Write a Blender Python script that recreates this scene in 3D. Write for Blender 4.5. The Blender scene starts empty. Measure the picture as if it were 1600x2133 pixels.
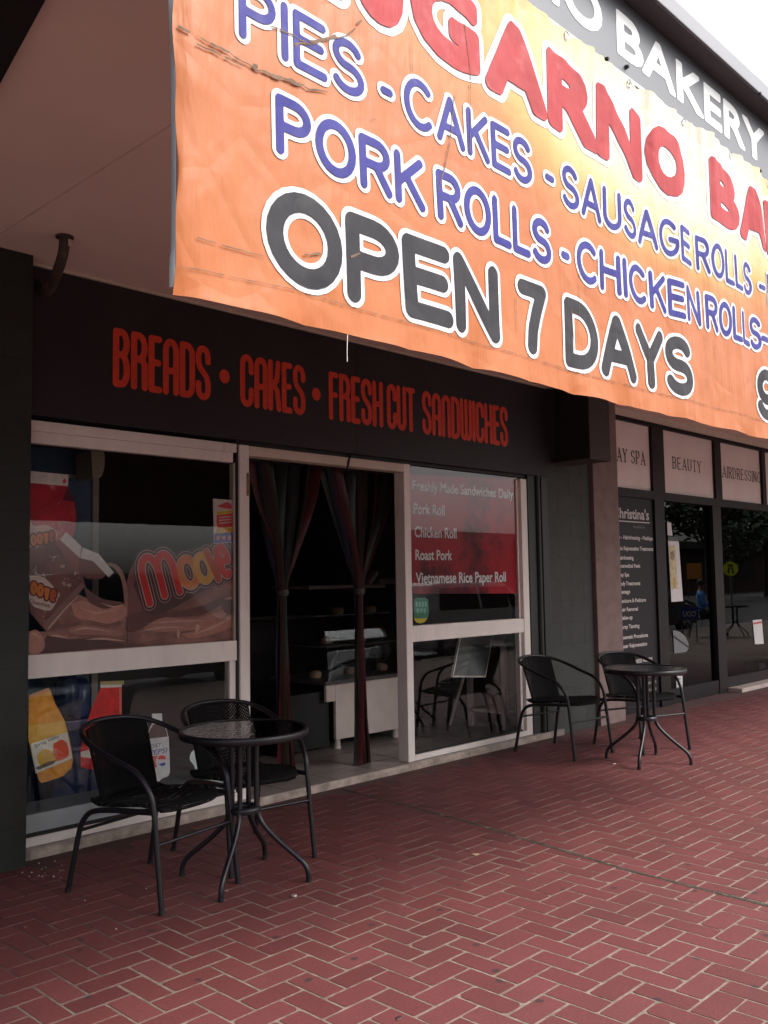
import bpy, bmesh, math, random
import numpy as np
from mathutils import Vector, Matrix
random.seed(7); np.random.seed(7)
SC = bpy.context.scene
COL = SC.collection
PI = math.pi
H = 1.42                                     # camera height
# ------------------------------------------------------------------ camera
yaw, pit, rol, FPX = 0.76992881, 0.07363763, -0.01568255, 1921.18
fw = Vector((math.cos(pit)*math.cos(yaw), math.cos(pit)*math.sin(yaw), math.sin(pit)))
rt0 = fw.cross(Vector((0, 0, 1))).normalized(); up0 = rt0.cross(fw)
rt = math.cos(rol)*rt0 + math.sin(rol)*up0
up = -math.sin(rol)*rt0 + math.cos(rol)*up0
cd = bpy.data.cameras.new('camera'); cam = bpy.data.objects.new('camera', cd); COL.objects.link(cam)
cam.matrix_world = Matrix(((rt.x, up.x, -fw.x, 0), (rt.y, up.y, -fw.y, 0), (rt.z, up.z, -fw.z, H), (0, 0, 0, 1)))
cd.sensor_fit = 'VERTICAL'; cd.sensor_height = 36; cd.lens = FPX/2133*36
cd.clip_start = 0.05; cd.clip_end = 2000
SC.camera = cam
SC.render.resolution_x = 768; SC.render.resolution_y = 1024
# ------------------------------------------------------------------ sky, sun, exposure
SUN_EL, SUN_AZ = 50, 150                     # degrees; azimuth of the sun clockwise from +Y
w = bpy.data.worlds.new('World'); SC.world = w; w.use_nodes = True
nt = w.node_tree; nt.nodes.clear()
sky = nt.nodes.new('ShaderNodeTexSky'); sky.sky_type = 'NISHITA'; sky.sun_disc = False
sky.sun_elevation = math.radians(SUN_EL); sky.sun_rotation = math.radians(SUN_AZ)
sky.dust_density = 6; sky.air_density = 1.2; sky.ozone_density = 0.6
hs = nt.nodes.new('ShaderNodeHueSaturation'); hs.inputs['Saturation'].default_value = 0.18
bg = nt.nodes.new('ShaderNodeBackground'); bg.inputs['Strength'].default_value = 0.15
wo = nt.nodes.new('ShaderNodeOutputWorld')
nt.links.new(sky.outputs[0], hs.inputs['Color']); nt.links.new(hs.outputs[0], bg.inputs['Color']); nt.links.new(bg.outputs[0], wo.inputs[0])
sd = bpy.data.lights.new('sun', 'SUN'); sd.energy = 0.8; sd.angle = math.radians(14); sd.color = (1, 0.95, 0.88)
so = bpy.data.objects.new('sun', sd); COL.objects.link(so)
a = math.radians(SUN_AZ); e = math.radians(SUN_EL)
sdir = Vector((math.sin(a)*math.cos(e), math.cos(a)*math.cos(e), math.sin(e)))
so.rotation_euler = sdir.to_track_quat('Z', 'Y').to_euler(); so.location = (0, -8, 12)
SC.view_settings.view_transform = 'Standard'; SC.view_settings.look = 'None'
SC.view_settings.exposure = 1.2; SC.view_settings.gamma = 1
SC.cycles.max_bounces = 8; SC.cycles.transparent_max_bounces = 16

# ------------------------------------------------------------------ helpers
def at(px, py, Y):                            # a pixel of the photograph turned into a point of the upright plane y = Y
    d = rt*((px-800)/FPX) + up*(-(py-1066.5)/FPX) + fw
    t = Y/d.y
    return Vector((d.x*t, Y, H+d.z*t))
def gnd(px, py, z=0.0):
    d = rt*((px-800)/FPX) + up*(-(py-1066.5)/FPX) + fw
    t = (z-H)/d.z
    return Vector((d.x*t, d.y*t, z))
def tag(o, label=None, cat=None, group=None, kind=None):
    if label: o['label'] = label
    if cat: o['category'] = cat
    if group: o['group'] = group
    if kind: o['kind'] = kind
    return o
def thing(name, label, cat, loc=(0, 0, 0), rz=0, group=None):
    o = bpy.data.objects.new(name, None); COL.objects.link(o); o.empty_display_size = .1
    o.location = loc; o.rotation_euler = (0, 0, rz)
    return tag(o, label, cat, group)
def link_mesh(name, me, mats, parent=None, smooth=False):
    o = bpy.data.objects.new(name, me); COL.objects.link(o)
    for m in (mats if isinstance(mats, (list, tuple)) else [mats]): me.materials.append(m)
    if parent is not None: o.parent = parent
    if smooth:
        for p in me.polygons: p.use_smooth = True
    return o
class MB:                                     # collects shapes, then becomes ONE mesh object
    def __init__(s): s.v = []; s.f = []; s.m = []; s.sm = []
    def add(s, vs, fs, m=0, sm=False):
        n = len(s.v); s.v += [tuple(v) for v in vs]
        for f in fs: s.f.append(tuple(n+i for i in f)); s.m.append(m); s.sm.append(sm)
    def box(s, x0, x1, y0, y1, z0, z1, m=0, bev=0.0):
        if bev > 0:
            bm = bmesh.new(); bmesh.ops.create_cube(bm, size=1)
            for v in bm.verts: v.co = Vector(((x0+x1)/2+v.co.x*(x1-x0), (y0+y1)/2+v.co.y*(y1-y0), (z0+z1)/2+v.co.z*(z1-z0)))
            bmesh.ops.bevel(bm, geom=bm.edges[:], offset=bev, segments=2, affect='EDGES', profile=.6)
            bm.verts.index_update()
            s.add([v.co[:] for v in bm.verts], [[v.index for v in f.verts] for f in bm.faces], m); bm.free(); return s
        s.add([(x0,y0,z0),(x1,y0,z0),(x1,y1,z0),(x0,y1,z0),(x0,y0,z1),(x1,y0,z1),(x1,y1,z1),(x0,y1,z1)],
              [(0,3,2,1),(4,5,6,7),(0,1,5,4),(1,2,6,5),(2,3,7,6),(3,0,4,7)], m); return s
    def poly(s, pts, Y0, Y1=None, m=0):       # outline in x,z pressed out along y
        n = len(pts)
        A = sum(pts[i][0]*pts[(i+1)%n][1]-pts[(i+1)%n][0]*pts[i][1] for i in range(n))
        if A < 0: pts = pts[::-1]
        s.add([(p[0], Y0, p[1]) for p in pts], [tuple(range(n))], m)
        if Y1 is not None:
            s.add([(p[0], Y0, p[1]) for p in pts]+[(p[0], Y1, p[1]) for p in pts],
                  [(i, i+n, (i+1)%n+n, (i+1)%n) for i in range(n)]+[tuple(range(2*n-1, n-1, -1))], m)
        return s
    def tube(s, pts, r, n=10, m=0, cap=True, smooth=True):
        P = [Vector(p) for p in pts]; R = r if isinstance(r, (list, tuple)) else [r]*len(P)
        T = []
        for i in range(len(P)):
            t = (P[min(i+1, len(P)-1)]-P[max(i-1, 0)]); T.append(t.normalized())
        a = Vector((0, 0, 1)) if abs(T[0].z) < .9 else Vector((1, 0, 0))
        nrm = T[0].cross(a).normalized(); vs = []; 
        for i in range(len(P)):
            nrm = (nrm-T[i]*nrm.dot(T[i])).normalized(); b = T[i].cross(nrm)
            for k in range(n):
                q = 2*PI*k/n; vs.append(P[i]+(nrm*math.cos(q)+b*math.sin(q))*R[i])
        fs = [(i*n+k, i*n+(k+1)%n, (i+1)*n+(k+1)%n, (i+1)*n+k) for i in range(len(P)-1) for k in range(n)]
        s.add(vs, fs, m, smooth)
        if cap: s.add(vs[:n], [tuple(range(n-1, -1, -1))], m); s.add(vs[-n:], [tuple(range(n))], m)
        return s
    def lathe(s, prof, c=(0, 0, 0), n=32, m=0, smooth=True):
        vs = [(c[0]+r*math.cos(2*PI*k/n), c[1]+r*math.sin(2*PI*k/n), c[2]+z) for r, z in prof for k in range(n)]
        fs = [(i*n+k, i*n+(k+1)%n, (i+1)*n+(k+1)%n, (i+1)*n+k) for i in range(len(prof)-1) for k in range(n)]
        s.add(vs, fs, m, smooth); return s
    def build(s, name, mats, parent=None):
        me = bpy.data.meshes.new(name); me.from_pydata(s.v, [], s.f); 
        me.polygons.foreach_set('material_index', s.m); me.polygons.foreach_set('use_smooth', s.sm); me.update()
        return link_mesh(name, me, mats, parent)
def spline(ctrl, n=8):                        # Catmull-Rom through points
    P = [Vector(p) for p in ctrl]; P = [P[0]*2-P[1]]+P+[P[-1]*2-P[-2]]; out = []
    for i in range(1, len(P)-2):
        for k in range(n):
            t = k/n; a, b, c, d = P[i-1:i+3]
            out.append(.5*((2*b)+(c-a)*t+(2*a-5*b+4*c-d)*t*t+(3*b-a-3*c+d)*t**3))
    return out+[P[-2]]
def dup(root):                                # a thing with copies of its parts and sub-parts
    c = root.copy(); COL.objects.link(c)
    def rec(o, n):
        for ch in list(o.children):
            k = ch.copy(); COL.objects.link(k); k.parent = n; rec(ch, k)
    rec(root, c)
    return c

# ------------------------------------------------------------------ materials
def mat(name, col, rough=.6, metal=0, var=.12, vs=6, bump=0, bs=60, spec=.5, dirt=None, dscale=3, dth=(.5, .7), stretch=None):
    m = bpy.data.materials.new(name); m.use_nodes = True; N = m.node_tree.nodes; L = m.node_tree.links
    b = N['Principled BSDF']; b.inputs['Roughness'].default_value = rough; b.inputs['Metallic'].default_value = metal
    b.inputs['Specular IOR Level'].default_value = spec
    tc = N.new('ShaderNodeTexCoord'); src = tc.outputs['Object']
    if stretch:
        mp = N.new('ShaderNodeMapping'); mp.inputs['Scale'].default_value = stretch; L.new(src, mp.inputs[0]); src = mp.outputs[0]
    nz = N.new('ShaderNodeTexNoise'); nz.inputs['Scale'].default_value = vs; nz.inputs['Detail'].default_value = 6; L.new(src, nz.inputs['Vector'])
    mr = N.new('ShaderNodeMapRange'); mr.inputs[1].default_value = .3; mr.inputs[2].default_value = .7
    mr.inputs[3].default_value = 1-var; mr.inputs[4].default_value = 1+var; L.new(nz.outputs['Fac'], mr.inputs[0])
    mx = N.new('ShaderNodeVectorMath'); mx.operation = 'SCALE'; mx.inputs[0].default_value = col[:3]; L.new(mr.outputs[0], mx.inputs['Scale'])
    out = mx.outputs[0]
    if dirt:
        n2 = N.new('ShaderNodeTexNoise'); n2.inputs['Scale'].default_value = dscale; n2.inputs['Detail'].default_value = 8; n2.inputs['Roughness'].default_value = .65; L.new(src, n2.inputs['Vector'])
        r2 = N.new('ShaderNodeMapRange'); r2.inputs[1].default_value = dth[0]; r2.inputs[2].default_value = dth[1]; L.new(n2.outputs['Fac'], r2.inputs[0])
        mm = N.new('ShaderNodeMixRGB'); mm.inputs[2].default_value = (*dirt, 1); L.new(r2.outputs[0], mm.inputs[0]); L.new(out, mm.inputs[1]); out = mm.outputs[0]
    L.new(out, b.inputs['Base Color'])
    if bump:
        nb = N.new('ShaderNodeTexNoise'); nb.inputs['Scale'].default_value = bs; nb.inputs['Detail'].default_value = 4; L.new(src, nb.inputs['Vector'])
        bu = N.new('ShaderNodeBump'); bu.inputs['Strength'].default_value = bump; bu.inputs['Distance'].default_value = .004; L.new(nb.outputs['Fac'], bu.inputs['Height']); L.new(bu.outputs[0], b.inputs['Normal'])
    return m
def glass(name, tint=(.8, .82, .82), gain=1.0, ripple=0, rs=40, rough=0.0):
    m = bpy.data.materials.new(name); m.use_nodes = True; N = m.node_tree.nodes; L = m.node_tree.links; N.clear()
    o = N.new('ShaderNodeOutputMaterial'); t = N.new('ShaderNodeBsdfTransparent'); t.inputs[0].default_value = (*tint, 1)
    g = N.new('ShaderNodeBsdfGlossy'); g.inputs['Roughness'].default_value = rough; g.inputs[0].default_value = (.95, .97, 1, 1)
    f = N.new('ShaderNodeFresnel'); f.inputs[0].default_value = 1.52
    k = N.new('ShaderNodeMath'); k.operation = 'MULTIPLY'; k.use_clamp = True; k.inputs[1].default_value = gain; L.new(f.outputs[0], k.inputs[0])
    x = N.new('ShaderNodeMixShader'); L.new(k.outputs[0], x.inputs[0]); L.new(t.outputs[0], x.inputs[1]); L.new(g.outputs[0], x.inputs[2]); L.new(x.outputs[0], o.inputs[0])
    if ripple:
        tc = N.new('ShaderNodeTexCoord'); nb = N.new('ShaderNodeTexNoise'); nb.inputs['Scale'].default_value = rs; L.new(tc.outputs['Object'], nb.inputs['Vector'])
        bu = N.new('ShaderNodeBump'); bu.inputs['Strength'].default_value = ripple; bu.inputs['Distance'].default_value = .01; L.new(nb.outputs['Fac'], bu.inputs['Height'])
        L.new(bu.outputs[0], g.inputs['Normal'])
    return m
def flat(name, col, rough=.5, var=.06): return mat(name, col, rough, var=var, vs=25)

M_white = mat('white painted aluminium', (.78, .70, .665), .45, var=.07, vs=8, dirt=(.36, .29, .25), dscale=5, dth=(.6, .85), stretch=(1, 1, .25))
M_beige = mat('beige painted timber', (.60, .50, .42), .5, var=.06, vs=8, dirt=(.3, .22, .16), dscale=7, dth=(.62, .8))
M_fascia = mat('near black painted board', (.014, .0085, .0125), .6, var=.25, vs=3, bump=.15, bs=30)
M_pier = mat('dark green painted block', (.014, .0165, .015), .6, var=.25, vs=5, bump=.4, bs=120)
M_block = mat('grey green painted block', (.031, .033, .031), .7, var=.2, vs=6, bump=.5, bs=120)
M_green = mat('dark green metal', (.008, .0105, .009), .5, var=.2, vs=5)
M_pillar = mat('dusky pink render', (.20, .137, .128), .85, var=.12, vs=9, bump=.5, bs=160, dirt=(.09, .06, .055), dscale=2.5, dth=(.55, .85))
M_boxw = mat('mauve grey board', (.042, .030, .031), .7, var=.15)
M_soffit = mat('beige fibre cement', (.72, .55, .50), .8, var=.05, vs=1.6, bump=.12, bs=45, dirt=(.62, .46, .42), dscale=1.2, dth=(.5, .9))
M_black = mat('black', (.008, .007, .008), .6, var=.3)
M_unlit = mat('unlit soffit black', (.006, .004, .006), .7)
M_rust = mat('rusty pipe', (.05, .032, .028), .7, var=.4, vs=14, bump=.4, bs=80, dirt=(.16, .11, .09), dscale=10, dth=(.55, .7))
M_greysign = mat('grey sign panel', (.125, .13, .145), .4, var=.04, vs=3)
M_cap = mat('pale grey flashing', (.19, .19, .21), .35, var=.06, vs=4)
M_trim = mat('white trim', (.5, .49, .5), .4)
M_prwhite = flat('white print', (.86, .85, .87), .4)
M_red_sign = flat('dull red lettering', (.66, .050, .018), .6, .12)
M_tile = None
M_metal = mat('black powder coated tube', (.0085, .0075, .012), .38, var=.2, vs=20, spec=.45)
M_floor_in = mat('grey floor tile', (.30, .255, .24), .35, var=.15, vs=7, dirt=(.16, .13, .12), dscale=4, dth=(.5, .75), bump=.05)
M_glass = glass('shop glass', (.94, .95, .95), .78)
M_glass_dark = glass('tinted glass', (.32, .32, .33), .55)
M_glass_table = glass('table glass', (.10, .10, .11), 1.15, ripple=.25, rs=45, rough=.02)

# ------------------------------------------------------------------ lettering tools
def arc(cx, cy, rx, ry, a0, a1, n=10):
    return [(cx+rx*math.cos(math.radians(a0+(a1-a0)*i/n)), cy+ry*math.sin(math.radians(a0+(a1-a0)*i/n))) for i in range(n+1)]
RND = {                                       # round-ended capitals: advance width, strokes
 'A': (.74, [[(0,0),(.37,1),(.74,0)], [(.13,.32),(.61,.32)]]),
 'B': (.6, [[(0,.52),(0,1),(.33,1)]+arc(.33,.76,.24,.24,90,-90)+[(0,.52),(0,0),(.33,0)]+arc(.34,.26,.26,.26,-90,90)+[(.3,.52)]]),
 'C': (.72, [arc(.39,.5,.39,.5,48,312,18)]),
 'D': (.68, [[(0,0),(0,1),(.24,1)]+arc(.24,.5,.44,.5,90,-90,14)+[(0,0)]]),
 'E': (.56, [[(.55,1),(0,1),(0,0),(.56,0)], [(0,.53),(.5,.53)]]),
 'F': (.52, [[(.52,1),(0,1),(0,0)], [(0,.52),(.46,.52)]]),
 'G': (.78, [arc(.40,.5,.40,.5,50,340,18)+[(.78,.46),(.46,.46)]]),
 'H': (.64, [[(0,0),(0,1)], [(.64,0),(.64,1)], [(0,.53),(.64,.53)]]),
 'I': (.0, [[(0,0),(0,1)]]),
 'K': (.60, [[(0,0),(0,1)], [(.58,1),(0,.38)], [(.20,.60),(.60,0)]]),
 'L': (.50, [[(0,1),(0,0),(.50,0)]]),
 'N': (.64, [[(0,0),(0,1),(.64,0),(.64,1)]]),
 'O': (.72, [arc(.36,.5,.36,.5,0,360,24)]),
 'P': (.56, [[(0,0),(0,1),(.30,1)]+arc(.30,.74,.26,.26,90,-90)+[(0,.48)]]),
 'R': (.60, [[(0,0),(0,1),(.32,1)]+arc(.32,.75,.25,.25,90,-90)+[(0,.5)], [(.30,.5),(.60,0)]]),
 'S': (.58, [arc(.29,.755,.26,.245,25,255,14)+arc(.29,.255,.29,.255,80,-155,14)]),
 'T': (.62, [[(0,1),(.62,1)], [(.31,1),(.31,0)]]),
 'U': (.64, [[(0,1),(0,.32)]+arc(.32,.32,.32,.32,180,360,12)+[(.64,1)]]),
 'Y': (.66, [[(0,1),(.33,.48),(.66,1)], [(.33,.48),(.33,0)]]),
 '7': (.54, [[(0,1),(.54,1)]+[(.36,.62),(.24,.3),(.19,0)]]),
 '9': (.56, [arc(.28,.69,.28,.31,0,360,18), [(.56,.69)]+arc(.26,.40,.30,.40,0,-150,14)]),
 '-': (.26, [[(0,.42),(.26,.42)]]),
}
def rb(w, h0, h1):                            # rounded arch pieces for the tall condensed letters
    return [(0,h0),(0,h1)]+arc(w/2,h1,w/2,1-h1,180,0,8)+[(w,h0)]
w_ = .40
TALL = {
 'A': (w_, [rb(w_,0,.84), [(0,.42),(w_,.42)]]),
 'B': (w_, [[(0,0),(0,1),(.2,1)]+arc(.2,.78,.19,.22,90,-90,8)+[(0,.56)], [(.2,.56)]+arc(.2,.28,.2,.28,90,-90,8)+[(0,0)]]),
 'R': (w_, [[(0,0),(0,1),(.2,1)]+arc(.2,.77,.2,.23,90,-90,8)+[(0,.54)], [(.2,.54)]+arc(.2,.42,.2,.12,90,0,5)+[(.4,0)]]),
 'E': (.30, [[(.30,1),(0,1),(0,0),(.30,0)], [(0,.53),(.26,.53)]]),
 'D': (w_, [[(0,0),(0,1),(.18,1)]+arc(.18,.82,.22,.18,90,0,5)+[(.4,.18)]+arc(.18,.18,.22,.18,0,-90,5)+[(0,0)]]),
 'S': (w_, [[(.40,.74)]+arc(.2,.84,.2,.16,0,180,10)+[(0,.72),(.06,.60),(.34,.42),(.40,.30)]+arc(.2,.16,.2,.16,0,-180,10)+[(0,.27)]]),
 'C': (w_, [[(.40,.70)]+arc(.2,.84,.2,.16,0,180,10)+arc(.2,.16,.2,.16,180,360,10)+[(.40,.30)]]),
 'K': (w_, [[(0,0),(0,1)], [(.38,1),(.30,.62),(.12,.52),(0,.52)], [(.12,.52),(.32,.40),(.40,0)]]),
 'F': (.30, [[(.30,1),(0,1),(0,0)], [(0,.53),(.26,.53)]]),
 'H': (w_, [[(0,0),(0,1)], [(w_,0),(w_,1)], [(0,.5),(w_,.5)]]),
 'U': (w_, [[(0,1)]+arc(.2,.16,.2,.16,180,360,10)+[(w_,1)]]),
 'T': (.36, [[(0,1),(.36,1)], [(.18,1),(.18,0)]]),
 'N': (w_, [rb(w_,0,.84)]),
 'W': (.62, [[(0,1)]+arc(.155,.14,.155,.14,180,360,8)+[(.31,1)], [(.31,.14)]+arc(.465,.14,.155,.14,180,360,8)+[(.62,1)]]),
 'I': (0, [[(0,0),(0,1)]]),
 '*': (.10, [[(.05,.5),(.05,.501)]]),
}
def strokes(txt, font, gap=.24, space=.5):
    x = 0; S = []
    for ch in txt:
        if ch == ' ': x += space; continue
        wd, pl = font[ch]
        for p in pl: S.append([(x+a, b) for a, b in p])
        x += wd+gap
    return S, x-gap
def fit_strokes(txt, font, box, th, gap=.24, space=.5):
    """centre lines of txt so that the inked letters (half width th) fill box = x0, z0, x1, z1"""
    x0, z0, x1, z1 = box; S, wd = strokes(txt, font, gap, space)
    sx = (x1-x0-2*th)/max(wd, 1e-6) if wd > 0 else 1
    segs = []
    for p in S:
        q = [(x0+th+a*sx, z0+th+b*(z1-z0-2*th)) for a, b in p]
        segs += [(q[i], q[i+1]) for i in range(len(q)-1)]
    return segs
def sdf_grid(box, cell, pad):
    x0, z0, x1, z1 = box
    xs = np.arange(x0-pad, x1+pad+cell, cell); zs = np.arange(z0-pad, z1+pad+cell, cell)
    return xs, zs
def sd_strokes(segs, xs, zs, reach):
    D = np.full((len(zs), len(xs)), 1e3); X, Z = np.meshgrid(xs, zs)
    for (ax, az), (bx, bz) in segs:
        i0 = max(0, np.searchsorted(xs, min(ax, bx)-reach)); i1 = np.searchsorted(xs, max(ax, bx)+reach)
        j0 = max(0, np.searchsorted(zs, min(az, bz)-reach)); j1 = np.searchsorted(zs, max(az, bz)+reach)
        if i1 <= i0 or j1 <= j0: continue
        x = X[j0:j1, i0:i1]; z = Z[j0:j1, i0:i1]; dx, dz = bx-ax, bz-az; l2 = dx*dx+dz*dz+1e-12
        t = np.clip(((x-ax)*dx+(z-az)*dz)/l2, 0, 1)
        d = np.hypot(x-ax-t*dx, z-az-t*dz); D[j0:j1, i0:i1] = np.minimum(D[j0:j1, i0:i1], d)
    return D
_txt_cache = {}
def text_outline(txt):                        # edge loops and triangles of the built-in font
    if txt in _txt_cache: return _txt_cache[txt]
    cu = bpy.data.curves.new('lettering', 'FONT'); cu.body = txt; cu.resolution_u = 4
    o = bpy.data.objects.new('lettering', cu); COL.objects.link(o); bpy.context.view_layer.update()
    me = bpy.data.meshes.new_from_object(o.evaluated_get(bpy.context.evaluated_depsgraph_get()))
    V = np.array([v.co[:2] for v in me.vertices]); F = [tuple(p.vertices) for p in me.polygons]
    cnt = {}
    for f in F:
        for i in range(len(f)):
            k = tuple(sorted((f[i], f[(i+1) % len(f)]))); cnt[k] = cnt.get(k, 0)+1
    E = [k for k, c in cnt.items() if c == 1]
    bpy.data.objects.remove(o); bpy.data.curves.remove(cu); bpy.data.meshes.remove(me)
    _txt_cache[txt] = (V, F, E); return _txt_cache[txt]
def sd_text(txt, box, xs, zs):
    V, F, E = text_outline(txt); mn, mxx = V.min(0), V.max(0)
    W = np.empty_like(V); W[:, 0] = box[0]+(V[:, 0]-mn[0])/(mxx[0]-mn[0])*(box[2]-box[0]); W[:, 1] = box[1]+(V[:, 1]-mn[1])/(mxx[1]-mn[1])*(box[3]-box[1])
    X, Z = np.meshgrid(xs, zs); D = np.full(X.shape, 1e3); ins = np.zeros(X.shape, bool)
    for a, b in E:
        (ax, az), (bx, bz) = W[a], W[b]; dx, dz = bx-ax, bz-az
        t = np.clip(((X-ax)*dx+(Z-az)*dz)/(dx*dx+dz*dz+1e-14), 0, 1); D = np.minimum(D, np.hypot(X-ax-t*dx, Z-az-t*dz))
        if abs(dz) > 1e-12:
            c = ((az > Z) != (bz > Z)) & (X < dx*(Z-az)/dz+ax); ins ^= c
    return np.where(ins, -D, D)
def contour(mb, D, xs, zs, put, m=0):         # the region D < 0 as small faces; put(x, z) gives the 3-D point
    I = D < 0; ny, nx = D.shape
    full = I[:-1, :-1] & I[1:, :-1] & I[:-1, 1:] & I[1:, 1:]; anyi = I[:-1, :-1] | I[1:, :-1] | I[:-1, 1:] | I[1:, 1:]
    idx = {}
    def gv(j, i):
        k = (j, i)
        if k not in idx: idx[k] = len(mb.v); mb.v.append(tuple(put(xs[i], zs[j])))
        return idx[k]
    for j, i in zip(*np.nonzero(anyi)):
        if full[j, i]:
            mb.f.append((gv(j, i), gv(j, i+1), gv(j+1, i+1), gv(j+1, i))); mb.m.append(m); mb.sm.append(True); continue
        c = [(j, i), (j, i+1), (j+1, i+1), (j+1, i)]; P = []
        for k in range(4):
            (ja, ia), (jb, ib) = c[k], c[(k+1) % 4]; da, db = D[ja, ia], D[jb, ib]
            if da < 0: P.append(gv(ja, ia))
            if (da < 0) != (db < 0):
                t = da/(da-db); kk = ('e',)+tuple(sorted(((ja, ia), (jb, ib))))
                if kk not in idx: idx[kk] = len(mb.v); mb.v.append(tuple(put(xs[ia]+(xs[ib]-xs[ia])*t, zs[ja]+(zs[jb]-zs[ja])*t)))
                P.append(idx[kk])
        if len(P) >= 3: mb.f.append(tuple(P)); mb.m.append(m); mb.sm.append(True)
def plane_text(mb, txt, box, Y, m=0, bold=0):  # built-in font laid on an upright plane, squeezed to its box
    if bold:
        b = (box[0]+bold, box[1]+bold, box[2]-bold, box[3]-bold)
        c = max(.0025, min(.006, (box[3]-box[1])/22)); xs, zs = sdf_grid(box, c, .01)
        contour(mb, sd_text(txt, b, xs, zs)-bold, xs, zs, lambda x, z: (x, Y, z), m); return
    V, F, E = text_outline(txt); mn, mx = V.min(0), V.max(0)
    mb.add([(box[0]+(v[0]-mn[0])/(mx[0]-mn[0])*(box[2]-box[0]), Y, box[1]+(v[1]-mn[1])/(mx[1]-mn[1])*(box[3]-box[1])) for v in V], F, m)
def plane_strokes(mb, segs, box, Y, m=0, th=.01, cell=.004):
    xs, zs = sdf_grid(box, cell, th*1.5+.01); contour(mb, sd_strokes(segs, xs, zs, th*2+.02)-th, xs, zs, lambda x, z: (x, Y, z), m)
def serif_text(mb, txt, box, Y, m=0):         # thick and thin strokes with little feet
    x0, z0, x1, z1 = box; S, wd = strokes(txt, RND, .40, .55); h = z1-z0; sx = (x1-x0)/wd
    fat, thin, feet = [], [], []
    for p in S:
        q = [(x0+a*sx, z0+b*h) for a, b in p]
        for i in range(len(q)-1):
            dx, dz = q[i+1][0]-q[i][0], q[i+1][1]-q[i][1]
            (fat if abs(dz) > abs(dx)*1.1 and not (dx*dz > 0 and abs(dx) > .25*abs(dz)) else thin).append((q[i], q[i+1]))
        for i, (a, b) in enumerate(q):
            if i in (0, len(q)-1) or (0 < i < len(q)-1 and q[i-1][0] == q[i][0]):
                if (abs(b-z0) < 1e-4 or abs(b-z1) < 1e-4) and (q[1][0] == q[0][0] or abs(q[-1][0]-q[-2][0]) < abs(q[-1][1]-q[-2][1])):
                    feet.append(((a-.12*sx, b), (a+.12*sx, b)))
    for sg, th in ((fat, .085*h), (thin+feet, .042*h)):
        if sg:
            xs, zs = sdf_grid(box, h/18, .03); contour(mb, sd_strokes(sg, xs, zs, .05)-th, xs, zs, lambda x, z, o=(0 if sg is fat else .0006): (x, Y-o, z), m)

# ================================================================== ground
def brick_material():
    m = bpy.data.materials.new('red paver'); m.use_nodes = True; N = m.node_tree.nodes; L = m.node_tree.links; b = N['Principled BSDF']
    at_ = N.new('ShaderNodeAttribute'); at_.attribute_name = 'tone'; tc = N.new('ShaderNodeTexCoord')
    cr = N.new('ShaderNodeValToRGB'); cr.color_ramp.elements[0].color = (.100, .024, .0255, 1); cr.color_ramp.elements[1].color = (.155, .044, .046, 1)
    e = cr.color_ramp.elements.new(.5); e.color = (.130, .034, .0335, 1); L.new(at_.outputs['Fac'], cr.inputs[0])
    n1 = N.new('ShaderNodeTexNoise'); n1.inputs['Scale'].default_value = 130; n1.inputs['Detail'].default_value = 3; L.new(tc.outputs['Object'], n1.inputs['Vector'])
    n2 = N.new('ShaderNodeTexNoise'); n2.inputs['Scale'].default_value = 1.3; n2.inputs['Detail'].default_value = 9; n2.inputs['Roughness'].default_value = .7; L.new(tc.outputs['Object'], n2.inputs['Vector'])
    r1 = N.new('ShaderNodeMapRange'); r1.inputs[1].default_value = .3; r1.inputs[2].default_value = .7; r1.inputs[3].default_value = .78; r1.inputs[4].default_value = 1.2; L.new(n1.outputs['Fac'], r1.inputs[0])
    s1 = N.new('ShaderNodeVectorMath'); s1.operation = 'SCALE'; L.new(cr.outputs[0], s1.inputs[0]); L.new(r1.outputs[0], s1.inputs['Scale'])
    r2 = N.new('ShaderNodeMapRange'); r2.inputs[1].default_value = .46; r2.inputs[2].default_value = .72; r2.inputs[4].default_value = .62; L.new(n2.outputs['Fac'], r2.inputs[0])
    mx = N.new('ShaderNodeMixRGB'); mx.inputs[2].default_value = (.072, .024, .026, 1); L.new(r2.outputs[0], mx.inputs[0]); L.new(s1.outputs[0], mx.inputs[1])
    n3 = N.new('ShaderNodeTexVoronoi'); n3.voronoi_dimensions = '2D'; n3.inputs['Scale'].default_value = 2.6; n3.inputs['Randomness'].default_value = 1; L.new(tc.outputs['Object'], n3.inputs['Vector'])
    nd = N.new('ShaderNodeTexNoise'); nd.inputs['Scale'].default_value = 40; L.new(tc.outputs['Object'], nd.inputs['Vector'])
    ad = N.new('ShaderNodeMath'); ad.operation = 'MULTIPLY_ADD'; ad.inputs[1].default_value = .06; L.new(nd.outputs['Fac'], ad.inputs[0]); L.new(n3.outputs['Distance'], ad.inputs[2])
    r3 = N.new('ShaderNodeMapRange'); r3.inputs[1].default_value = .078; r3.inputs[2].default_value = .060; r3.inputs[4].default_value = .85; L.new(ad.outputs[0], r3.inputs[0])
    m3 = N.new('ShaderNodeMixRGB'); m3.inputs[2].default_value = (.035, .022, .024, 1); L.new(r3.outputs[0], m3.inputs[0]); L.new(mx.outputs[0], m3.inputs[1])
    L.new(m3.outputs[0], b.inputs['Base Color']); b.inputs['Roughness'].default_value = .62; b.inputs['Specular IOR Level'].default_value = .45
    bu = N.new('ShaderNodeBump'); bu.inputs['Strength'].default_value = .35; bu.inputs['Distance'].default_value = .003; L.new(n1.outputs['Fac'], bu.inputs['Height']); L.new(bu.outputs[0], b.inputs['Normal'])
    return m
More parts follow.
